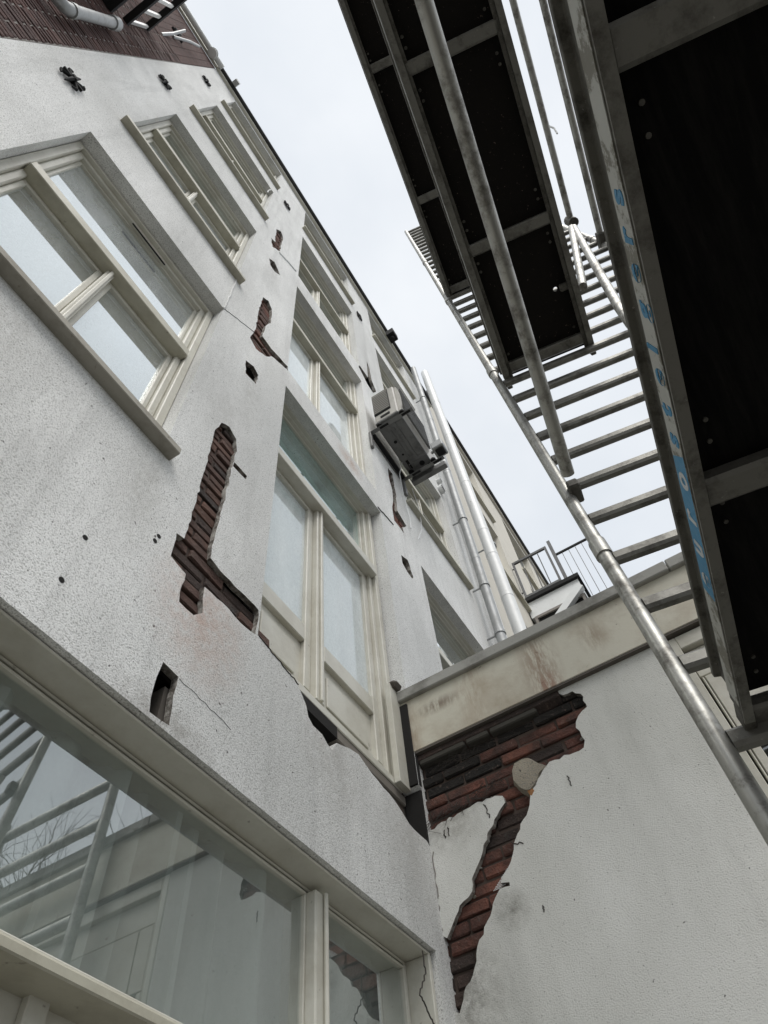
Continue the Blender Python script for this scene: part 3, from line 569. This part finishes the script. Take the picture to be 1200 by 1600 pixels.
# torn fibres / cobweb threads hanging at the broken edge
m = MB(); rnd = random.Random(5)
for _ in range(70):
    t = rnd.random(); y = 1.28 - t * .42; z = 3.66 + t * .08 + rnd.uniform(-.03, .03)
    p0 = Vector((WX + rnd.uniform(-.004, .02), y, z)); m.path([p0, p0 + Vector((-.01, rnd.uniform(-.03, .03), -.02)), p0 + Vector((-.006, rnd.uniform(-.07, .07), -rnd.uniform(.03, .07)))], .0011, 4)
for _ in range(40):
    t = rnd.random(); y = 1.28 - t * .7; z = 4.0 - rnd.random() * .05; p0 = Vector((WX + .005, y, z)); m.path([p0, p0 + Vector((.005, rnd.uniform(-.06, .06), -.03)), p0 + Vector((.01, rnd.uniform(-.1, .1), -.05))], .0008, 4)
build(m, 'cobweb_threads', MMORT, ext, kind='stuff')
for a in ([(757, 1255), (765, 1278)], [(693, 1298), (696, 1310)], [(699, 1292), (702, 1306)], [(888, 1212), (893, 1228)], [(848, 1415), (850, 1425)], [(800, 1317), (818, 1318)], [(655, 1300), (663, 1325)]):
    crack(a, 'crack', MMORT, .0028, plane='W', parent=ext)
crack([(676, 1330), (683, 1400), (692, 1455)], 'crack', MMORTL, .003, plane='W', parent=ext)
crack([(660, 1487), (665, 1520), (656, 1555), (668, 1580), (678, 1600)], 'crack', MMORT, .003, Y=FY - .001)
# fascia with butted boards, coping stones
m = MB(); m.box(WX - .032, WX - .002, -3.2, 1.37, ZF, 4.43); build(m, 'fascia_board', MFASC, ext, bevel=.003)
m = MB(); m.box(WX - .028, WX + .03, -3.2, 1.36, ZF - .012, ZF - .001); build(m, 'drip_strip', MWOOD, ext)
y = 1.40; first = True
for L in (1.74, 1.25, 1.4):
    m = MB(); m.box(WX - .062, WX + .20, y - L + .004, y, 4.425, 4.50); build(m, 'coping', MCOP, ext, bevel=.006); y -= L
m = MB(); m.box(2.70, 2.79, FY + .01, FY + .08, 4.502, 4.55); build(m, 'mortar_crumb', MWOOD, ext, bevel=.02)
m = MB(); m.box(WX + .03, 12, -3.2, FY - .02, 4.36, 4.42); build(m, 'roof', MROOF, ext)
# near-black boxes painting a shaded gap over the plaster reveal by the fascia
m = MB(); m.box(2.8, 2.826, FY - .004, FY + .0, 3.862, 4.40); m.box(2.785, 2.7995, FY + .002, FY + .098, 3.862, 4.40); m.box(2.812, 2.8285, FY + .002, FY + .098, 3.53, 3.838); build(m, 'gap_shade_strip', MDARK, ext, kind='stuff')
m = MB(); m.box(2.69, 2.800, FY + .048, FY + .083, 3.842, 4.52); build(m, 'jamb_cover', MCREAM, house, bevel=.002)
# glazed door in the extension
dr = build((lambda m: (m.box(WX - .004, WX + .10, YE - .055, YE - .002, 0, 4.045), m.box(WX - .004, WX + .10, -2.9, YE - .055, 3.965, 4.045), m)[2])(MB()), 'door_frame', MCREAM, ext, bevel=.004)
m = MB(); m.box(WX + .03, WX + .10, -2.9, YE - .06, 3.80, 3.962); build(m, 'frame_head', MCREAM, dr, bevel=.004)
m = MB(); m.box(WX + .02, WX + .08, YE - .075, YE - .065, 0, 3.79); m.box(WX + .02, WX + .08, YE - .185, YE - .079, 3.45, 3.79); build(m, 'leaf', MCREAM, dr, bevel=.004)
m = MB(); m.box(WX + .02, WX + .08, YE - .115, YE - .079, 0, 3.446); m.box(WX + .02, WX + .08, -2.9, YE - .19, 3.45, 3.79); build(m, 'stile', MCREAM, dr, bevel=.004)
m = MB(); m.box(WX + .045, WX + .051, -2.9, YE - .115, 0, 3.45); build(m, 'pane', MGL, dr)
m = MB(); m.box(WX + .42, 6, -3.2, -3.19, 0, 4.35); m.box(6, 6.1, -3.2, FY, 0, 4.35); m.box(WX + .42, 6, YE, YE + .1, 0, 4.35); build(m, 'room_walls', MROOM, ext)

# ------------------------------------------------------------------ cream neighbour beyond the pipes
nb = thing('cream_house', (9, FY, 0), 'cream rendered house beyond the pipes with recessed windows and dark gutter', 'house')
NO = []
for c0 in (6.6, 9.6, 12.8, 16.0, 19.2, 22.4, 25.6):
    for z0, z1 in ((3.9, 6.4), (7.3, 9.5), (10.5, 12.7), (13.3, 15.35)): NO.append((c0, c0 + 1.5, z0, z1))
NZ = 15.6
mb = sheet([(5.935, 0), (30, 0), (30, NZ), (5.935, NZ)], [rect(*o) for o in NO], lambda a, b, d: (a, FY + .01 + d, b), [.20] * len(NO)); build(mb, 'wall', MNEIGH, nb)
for o in NO:
    m = MB(); ring(m, o[0] + .003, o[1] - .003, o[2], o[3], .08, FY + .13, FY + .2); f = build(m, 'window', MCREAM, nb)
    m = MB(); m.box(o[0] + .08, o[1] - .08, FY + .17, FY + .176, o[2] + .08, o[3] - .08); build(m, 'pane', MGL, f)
    m = MB(); m.box(o[0] - .05, o[1] + .05, FY - .06, FY + .12, o[2] - .06, o[2] - .002); build(m, 'sill', MCREAMD, f)
m = MB(); m.box(5.935, 30, 6.5, 6.6, 0, NZ); m.box(5.935, 30, FY + .02, 6.6, NZ + .002, NZ + .1); build(m, 'roof', MROOF, nb)
m = MB(); m.box(5.935, 30, FY - .04, FY + .005, NZ - .05, NZ + .15); build(m, 'fascia_board', MNEIGH, nb)
m = MB(); m.box(5.935, 30, FY - .10, FY - .042, NZ + .05, NZ + .15); build(m, 'gutter', MROOF, nb)

# ------------------------------------------------------------------ pipes
def pipe(name, x, y, z0, z1, r, mat, joints, label, x1=None, brk=()):
    t = thing(name, (x, y, z0), label, 'pipe'); x1 = x if x1 is None else x1
    m = MB(); m.tube((x, y, z0), (x1, y, z1), r, 20); build(m, 'tube', mat, t, smooth=True)
    for z in joints:
        xx = x + (x1 - x) * (z - z0) / (z1 - z0); m = MB(); m.tube((xx, y, z), (xx, y, z + .05), r + .003, 20); build(m, 'joint_ring', mat, t, smooth=True)
    for z in brk:
        m = MB(); m.tube((x, y, z), (x, FY + .02, z), .012, 6); m.tube((x, y, z - .02), (x, y, z + .02), r + .01, 16); build(m, 'bracket', MZINC, t)
    return t
pipe('drainpipe', 4.97, 1.15, 4.43, 14.75, .052, MZINC, (5.9, 8.2, 10.4, 12.2), 'grey round drainpipe running down from the gutter beside the white flue', brk=(6.9, 7.7, 9.1, 11.2, 13.2))
pipe('flue_pipe', 5.52, 1.04, 4.43, 15.2, .078, MPVC, (6.9, 7.9, 8.75, 9.3, 10.6, 12.2, 13.6), 'thick white jointed flue pipe rising past the gutter', x1=5.36, brk=(6.05, 9.05))
t = thing('cable_bundle', (5.3, 1.25, 4.4), 'thin untidy cables and conduit between the grey pipe and the white flue', 'cable')
rnd = random.Random(11)
for k in range(3):
    pts = []; x = 5.26 + k * .05
    for i in range(40): z = 4.5 + i * .25; pts.append((x + rnd.uniform(-.02, .02), 1.26 - .03 * k + rnd.uniform(-.01, .01), z))
    m = MB(); m.path(pts, .010 + .004 * (k == 1), 6); build(m, 'cable', [MZINC, MPVC, MIRON][k], t)
for (x, z, r) in ((5.0, 10.05, .03), (4.99, 9.80, .055)):
    v = thing('vent_outlet', (x + .10 - .25, FY, z), 'small black vent hole with white rim right of the air conditioner' if r < .04 else 'round white vent outlet with black opening beside the grey drainpipe', 'vent')
    m = MB(); m.tube((x - .17, FY - .06, z), (x - .17, FY + .01, z), r + .012, 18); build(m, 'rim', MPVC, v, smooth=True)
    m = MB(); m.tube((x - .17, FY - .062, z), (x - .17, FY - .05, z), r, 18); build(m, 'opening', MDARK, v)
v = thing('wall_lamp', (4.62, FY, 9.9), 'small grey box shaped outdoor lamp with dark lens beside the air conditioner', 'lamp')
X, Y_, Z_ = 4.10, .95, 9.45
m = MB(); m.box(X - .09, X + .09, Y_ - .08, Y_ + .08, Z_ - .02, Z_ + .14); build(m, 'housing', MZINC, v, bevel=.012)
m = MB(); m.box(X - .06, X + .06, Y_ - .06, Y_ + .05, Z_ - .045, Z_ - .022); build(m, 'lens', MIRON, v, bevel=.01)
m = MB(); m.path([(X, Y_ + .06, Z_ + .06), (X + .01, FY + .01, Z_ + .06)], .02, 8); build(m, 'arm', MZINC, v)
v = thing('hopper_head', (4.3, FY - .1, 14.5), 'dark square rainwater hopper at the end of the black gutter', 'hopper')
m = MB(); m.box(4.05, 4.25, FY - .22, FY - .06, HZ - .25, HZ - .02); build(m, 'box', MIRON, v, bevel=.01)
m = MB(); m.tube((4.15, FY - .14, HZ - .33), (4.15, FY - .14, HZ - .24), .04, 10); build(m, 'spout', MIRON, v)

# ------------------------------------------------------------------ air conditioner on brackets
bk = thing('wall_bracket', (3.1, FY, 8.05), 'grey steel wall brackets carrying the outdoor air conditioner', 'bracket')
ac = thing('air_conditioner', (3.15, 1.04, 8.12), 'grey outdoor air conditioner unit on steel brackets high on the white facade', 'air conditioner')
for x in (2.79, 3.45):
    m = MB(); m.prism([(-.022, 0), (.022, 0), (.022, .045), (.018, .045), (.018, .004), (-.022, .004)], (x, 0, 8.03), (1, 0, 0), (0, 0, 1), (0, 1, 0), .78, FY - .002); build(m, 'arm', MACB, bk, bevel=.002)
    m = MB(); m.box(x - .022, x + .022, FY - .03, FY - .003, 7.72, 8.028); build(m, 'upright', MACB, bk, bevel=.003)
    for y in (.86, 1.12): m = MB(); m.box(x - .012, x + .012, y - .05, y + .05, 8.024, 8.0295); build(m, 'slot', MIRON, bk)
    for y in (.90, 1.17): m = MB(); m.tube((x, y, 8.076), (x, y, 8.105), .03, 12); build(m, 'rubber_foot', MIRON, bk)
m = MB(); m.box(2.82, 3.42, FY - .055, FY - .012, 8.0, 8.05); build(m, 'back_rail', MIRON, bk, bevel=.003)
ax0, ax1, ay0, ay1, az0, az1 = 2.77, 3.57, .93, 1.20, 8.13, 8.82
m = MB(); m.box(ax0, ax1, ay0, ay1, az0 + .012, az1); build(m, 'casing', MACW, ac, bevel=.012)
m = MB(); m.box(ax0 - .004, ax1 + .004, ay0 - .004, ay1 + .004, az0 - .02, az0 + .010); build(m, 'base_pan', MACB, ac, bevel=.008)
for a in ((2.86, 3.32, .93, 1.02), (2.90, 3.28, 1.06, 1.10), (3.36, 3.52, .93, 1.15), (2.80, 2.83, .92, 1.18)):
    m = MB(); ring2 = [(a[0], a[2]), (a[1], a[2]), (a[1], a[3]), (a[0], a[3])]
    m.path([(x, y, az0 - .021) for x, y in ring2 + ring2[:1]], .006, 6); build(m, 'pressed_rib', MACB, ac)
for (x, y, r) in ((3.05, 1.13, .018), (3.42, 1.02, .03), (3.48, .96, .022), (3.22, 1.14, .012)): m = MB(); m.tube((x, y, az0 - .024), (x, y, az0 - .018), r, 12); build(m, 'drain_hole', MIRON, ac)
m = MB(); m.box(3.30, 3.42, 1.13, 1.16, az0 - .024, az0 - .018); build(m, 'slot', MIRON, ac)
m = MB(); m.box(ax0 - .012, ax0 + .01, ay0 + .07, ay1 - .005, az0 + .17, az1 - .03); build(m, 'side_grille_back', MIRON, ac)
for i in range(12):
    z = az0 + .20 + i * .042; m = MB(); m.box(ax0 - .020, ax0 - .013, ay0 + .075, ay1 - .01, z, z + .012); build(m, 'louvre', MACW, ac)
m = MB(); m.box(ax0 - .008, ax0 - .001, ay0 + .09, ay0 + .2, az0 + .06, az0 + .10); build(m, 'handle_recess', MIRON, ac)
m = MB(); n = 10
prof = [(ay0 - .002, 0), (ay0 - .03, .04), (ay0 - .045, .2), (ay0 - .05, .35), (ay0 - .045, .5), (ay0 - .03, .64), (ay0 - .002, .68)]
m.prism(prof, (0, 0, az0 + .03), (0, 1, 0), (0, 0, 1), (1, 0, 0), ax0 + .03, ax0 + .62); build(m, 'fan_guard', MACW, ac, smooth=True)
for i in range(12): z = az0 + .07 + i * .05; m = MB(); m.box(ax0 + .05, ax0 + .60, ay0 - .062, ay0 - .04 , z, z + .012); build(m, 'guard_rod', MACB, ac)
m = MB(); m.box(3.603, 3.66, .95, 1.2, 8.2, 8.62); build(m, 'valve_cover', MACW, ac, bevel=.01)
m = MB(); m.path([(3.3, 1.2, 8.12), (3.32, 1.26, 7.95), (3.36, FY - .02, 7.6), (3.40, FY - .02, 7.2), (3.38, FY - .02, 7.0)], .006, 6); build(m, 'wire', MPVC, ac)
m = MB(); m.box(3.52, 3.58, .80, 1.22, 8.02, 8.10); build(m, 'hanging_tray', MACB, ac, bevel=.006)

# ------------------------------------------------------------------ roof terrace balcony at the right
X8 = 8.2
tb = thing('roof_terrace', (X8, .8, 10.7), 'small white clad roof terrace box with a diagonal board beside the cream house', 'terrace')
m = MB(); m.box(X8 - .1, X8 + 1.5, .27, FY - .01, 10.66, 10.74); build(m, 'deck_edge', MIRON, tb)
m = MB(); m.box(X8 - .04, X8 + 1.5, .32, FY - .01, 10.28, 10.655); build(m, 'cladding', MPVC, tb)
m = MB(); m.box(X8 - .02, X8 + 1.5, .36, 1.18, 4.45, 10.279); build(m, 'shed_box', MDARK, tb)
m = MB(); ring(m, 0, 1, 0, 1, .05, 0, .03); m.v = [(X8 - .06 + y, .34 + x * .9, 9.2 + z * 1.07) for x, y, z in m.v]; build(m, 'frame', MMORTL, tb)
m = MB(); a = WP(900, 902, X8 - .1); b = WP(850, 968, X8 - .1); m.path([(X8 - .1, a[0], a[1] - .25), (X8 - .1, b[0], b[1] - .3)], .085, 4); build(m, 'diagonal_board', MPVC, tb)
MGATE = metal('dark_grey_steel', (.12, .12, .12), (.06, .06, .06), .5, .4, .6)
gt = thing('balcony_gate', (X8, .92, 10.8), 'grey metal balcony gate with upright bars on the small terrace', 'railing')
for z in (10.86, 11.84): m = MB(); m.box(X8 - .02, X8 + .02, .57, 1.27, z - .025, z + .025); build(m, 'rail', MGATE, gt)
for y in (.59, .76, .92, 1.09, 1.25):
    w_ = .02 if y in (.59, 1.25) else .009; m = MB(); m.box(X8 - w_, X8 + w_, y - w_, y + w_, 10.885, 11.815); build(m, 'bar', MGATE, gt)
for z in (11.0, 11.7): m = MB(); m.box(X8 - .01, X8 + .01, 1.27, FY + .0, z - .01, z + .01); build(m, 'hinge', MGATE, gt)
fr_ = thing('wire_balustrade', (X8, .0, 10.7), 'terrace balustrade of thin upright wires under a slim dark handrail', 'railing')
m = MB(); m.box(X8 - .03, X8 + .03, .46, .52, 10.75, 11.95); build(m, 'post', MGATE, fr_)
m = MB(); m.box(X8 - .015, X8 + .015, -.20, .46, 11.50, 11.54); build(m, 'handrail', MIRON, fr_)
for i in range(5): y = .35 - i * .125; m = MB(); m.tube((X8, y, 9.7), (X8, y, 11.5), .006, 6); build(m, 'wire', MGATE, fr_)

# ------------------------------------------------------------------ scaffold
tw = thing('scaffold_tower', tuple(SP(.3, -.95, -1.65)), 'weathered aluminium scaffold tower with rung ladder frames and braces', 'scaffold')
RUNG = [1.14 + .27 * i for i in range(-7, 40)]
def stube(a, b, r, name, mat=MALU, par=tw, n=16): m = MB(); m.tube(SP(*a), SP(*b), r, n); return build(m, name, mat, par, smooth=True)
UL, UR = -.297, -1.6
def rung(v, wz):
    pr_ = [(-.018, -.016), (-.010, -.027), (.010, -.027), (.018, -.016), (.018, .016), (.010, .027), (-.010, .027), (-.018, .016)]
    m = MB(); m.prism(pr_, SP(v, 0, wz), SM[:, 0], SM[:, 2], SM[:, 1], UR + .024, UL - .024); build(m, 'rung', MALUR, tw)
for v, top, tag_ in ((1.5, 11.3, 0), (-.97, 6.35, 1)):
    for u in (UL, UR): 
        stube((v, u, -1.68), (v, u, top), .0255, 'stile')
        for wz in (-.10, 1.98, 4.05, 6.15, 8.25):
            if wz < top: stube((v, u, wz), (v, u, wz + .09), .031, 'stile_collar')
    for wz in RUNG:
        wz = wz * 1.5 / 1.5
        if -1.5 < wz < top - .1: rung(v, wz)
# guard rail tubes, braces
def brace(a, b, r=.024, claw=True, name='brace'):
    o = stube(a, b, r, name)
    return o
brace((1.40, -.322, 2.43), (-1.0, -.350, 2.43), .026)
m = MB(); m.sbox(1.44, 1.53, -.350, -.304, 2.40, 2.455); build(m, 'brace_claw', MALUD, tw, bevel=.006)
brace((1.43, -1.6, 6.72), (-1.0, -1.6, 6.72), .028)
brace((1.43, -1.6, 5.9), (-1.0, -1.6, 5.9), .026)
m = MB(); m.sbox(1.40, 1.55, -1.63, -1.57, 5.86, 5.95); build(m, 'brace_claw', MALUD, tw, bevel=.006)
m = MB(); m.tube(SP(1.40, -1.6, 6.63), SP(1.40, -1.6, 6.8), .045, 12); build(m, 'coupler', MALUD, tw)
def pr2(px_, py_, v):
    d = SM.T @ (CR.T @ np.array([px_ - 600, py_ - 800, FPX])); d = d * (v / d[0]); return tuple(d)
a = pr2(897, 356, 1.40); b = pr2(966, 478, 1.40); c_ = pr2(985, 505, 1.40); d_ = pr2(1010, 528, 1.40)
m = MB(); m.path([SP(*a), SP(*b), SP(*c_), SP(*d_)], .030, 14); build(m, 'bent_brace', MALU, tw, smooth=True)
a = pr2(893, 356, 1.40); b = pr2(911, 448, 1.40); stube(a, b, .029, 'brace_stub')
a = pr2(905, 362, 1.5); b = pr2(939, 384, 1.5)
# small tie of wire and clips on the rail
m = MB(); q = [pr2(*p, .6) for p in ((868, 213), (876, 218), (870, 222), (873, 229))]; m.path([SP(*p) for p in ((.55, -1.6, 6.75), (.58, -1.63, 6.82), (.62, -1.66, 6.72), (.66, -1.65, 6.62))], .008, 5); build(m, 'tie_wire', MPVC, tw)

def deck(name, w0, vt, label, v0, v1, sticker=False, hole=None, ht=.15, uo=-.36, ui=-.93, th=.03, ply=None):
    t = thing(name, tuple(SP((v0 + v1) / 2, -.64, w0)), label, 'scaffold deck', 'decks of the scaffold tower')
    e1 = SM[:, 1]; e2 = SM[:, 2]; ax = SM[:, 0]; o = EYE
    for s, ue in ((1, uo), (-1, ui)):
        p = lambda du, dw: (ue - s * du, w0 + dw)
        main = [p(-.0, .0), p(-.0, .062), p(.012, .066), p(.012, ht - .02), p(-.004, ht - .016), p(-.004, ht), p(th, ht), p(th, .0)]
        m = MB(); m.prism(main, o, e1, e2, ax, v0, v1 - .0); build(m, 'side_beam', MALUD, t, bevel=.0015)
        m = MB(); m.prism([p(-.002, .004), p(-.002, .060), p(-.0005, .060), p(-.0005, .004)], o, e1, e2, ax, v0 + .01, v1 - .03); build(m, 'beam_web', MALUW if sticker else MALUR, t)
        m = MB(); m.prism([p(-.0, -.006), p(-.0, -.001), p(th + .002, -.001), p(th + .002, -.006)], o, e1, e2, ax, v0, v1 + .02); build(m, 'bottom_flange', MALUR, t)
        if th > .025: m = MB(); m.prism([p(.031, .012), p(.031, .02), p(.052, .02), p(.052, .012)], o, e1, e2, ax, v0, v1); build(m, 'inner_lip', MALUD, t)
        m = MB(); m.sbox(v1, v1 + .055, ue - s * .03 if s > 0 else ue, ue if s > 0 else ue + .03, w0 + .0, w0 + .05); build(m, 'end_hook', MALUD, t, bevel=.004)
    for i, v in enumerate(vt):
        m = MB(); m.sbox(v - .032, v + .032, ui + .03, uo - th - .001, w0 + .012, w0 + .055); build(m, 'transom', MALUR, t, bevel=.008)
    vs = [v0] + [v for v in vt if v0 < v < v1 - .06] + [v1]
    # deck board: one sheet per bay between transoms
    for i in range(len(vs) - 1):
        a, b = vs[i], vs[i + 1]
        hs = []
        if hole and a < hole[0] < b: hs = [[(hole[0] + .013 * math.cos(k * math.pi / 6), hole[1] + .013 * math.sin(k * math.pi / 6)) for k in range(12)]]
        mb = sheet([(a + .002, uo - .03), (b - .002, uo - .03), (b - .002, ui + .03), (a + .002, ui + .03)], hs, lambda p_, q_, d: SP(p_, q_, w0 + .062 + d), [.014] * len(hs))
        if not hs:
            mb = MB(); mb.sbox(a + .002, b - .002, ui + .031, uo - th - .001, w0 + .062, w0 + .074)
        build(mb, 'deck_board', ply or MPLY, t)
        for kv in (.14, .86):
            for du in (-.08, .08):
                vv = a + (b - a) * kv
                for ue in (uo - .07, ui + .07):
                    m = MB(); m.tube(SP(vv + du * .3, ue, w0 + .058), SP(vv + du * .3, ue, w0 + .063), .005 if ply else .008, 10); build(m, 'rivet', MALUD, t)
    return t
d1 = deck('scaffold_deck', 1.14, (-.75, .045, .82, 1.46), 'lowest scaffold deck, large and near at the right, with the blue lettered side beam', -.95, 1.43, True, th=.022, ply=MPLYD)
hd = SM.T @ (CR.T @ np.array([868 - 600, 452 - 800, FPX])); hd = hd * (3.932 / hd[2])       # small latch hole
d2 = deck('scaffold_deck', 3.87, (-.93, -.15, .745, 1.44), 'middle scaffold deck with a small bright latch hole near its end', -.95, 1.5, hole=(hd[0], hd[1]), uo=-.335, ui=-.872)
m = MB(); m.sbox(hd[0] - .02, hd[0] + .02, hd[1] - .09, hd[1] - .02, 3.90, 3.93); build(m, 'latch', MALUD, d2, bevel=.004)
d3 = deck('scaffold_deck', 6.27, (-.93, -.35, .656, 1.44), 'highest scaffold deck, seen beyond the left edge of the middle one', -.95, 1.5, uo=-.30, ui=-.86)
# blue sticker and lettering on the lowest deck's outer beam face
face = -.36 + .0026
def put(v_left, w_base): return lambda x, y, z, a: SP(v_left - x, face + z, w_base + y)
m = MB(); zz = 1.145
m.add([SP(1.075, face - .0004, zz), SP(.715, face - .0004, zz), SP(.735, face - .0004, zz + .054), SP(1.075, face - .0004, zz + .054), SP(1.075, face - .002, zz), SP(.715, face - .002, zz), SP(.735, face - .002, zz + .054), SP(1.075, face - .002, zz + .054)], [(0, 1, 2, 3), (4, 7, 6, 5), (0, 4, 5, 1), (1, 5, 6, 2), (2, 6, 7, 3), (3, 7, 4, 0)])
build(m, 'sticker', MBLUE, d1)
def spaced(word, v0_, pitch, size, mat):
    for i, ch in enumerate(word): text_mesh(ch, size, put(v0_ - i * pitch, 1.153), 'letter', mat, d1)
spaced('euro', 1.05, .083, .072, MWHITE)
spaced('steigers', .70, .064, .068, MBLUE)

lf = thing('added_ladder_frame', (2.72, -1.1, 0), 'added aluminium ladder frame hidden from direct view, placed for its reflection in the wide window', 'scaffold frame')  # added out of direct view to give a ladder reflection in the glass
for y in (-.72, -1.85): m = MB(); m.tube((2.72, y, 0), (2.72, y, 5.02), .036, 14); build(m, 'stile', MALU, lf, smooth=True)
for i in range(15):
    z = .42 + .32 * i; m = MB(); m.tube((2.72, -.74, z), (2.72, -1.83, z), .034, 12); build(m, 'rung', MALU, lf, smooth=True)
# ------------------------------------------------------------------ bare tree beyond the extension (seen mirrored in the glass)
tr = thing('bare_tree', (6.3, -5.0, 0), 'leafless garden tree mirrored in the wide ground floor window', 'tree')
m = MB(); m.path([(6.3, -5.0, 0), (6.25, -4.9, 2.5), (6.35, -4.8, 4.8), (6.2, -4.7, 6.0)], [.13, .11, .08, .06], 8); build(m, 'trunk', MBARK, tr, smooth=True)
m = MB(); rnd = random.Random(2)
def branch(p, d, L, r, k):
    pts = [p]; q = p
    for i in range(4): d = (d + Vector([rnd.uniform(-.22, .22) for _ in range(3)])).normalized(); q = q + d * L / 4; pts.append(q)
    m.path(pts, [r, r * .85, r * .7, r * .55, r * .4], 4)
    if k:
        for i in range(4): branch(pts[1 + i % 4], (d + Vector([rnd.uniform(-.9, .9), rnd.uniform(-.9, .9), rnd.uniform(-.2, .8)])).normalized(), L * .68, r * .5, k - 1)
for i in range(6): branch(Vector((6.25, -4.8, 4.6 + .25 * i)), Vector((rnd.uniform(-1, 1), rnd.uniform(-1, 1), 1)).normalized(), 1.6, .035, 3)
build(m, 'crown', MBARK, tr)
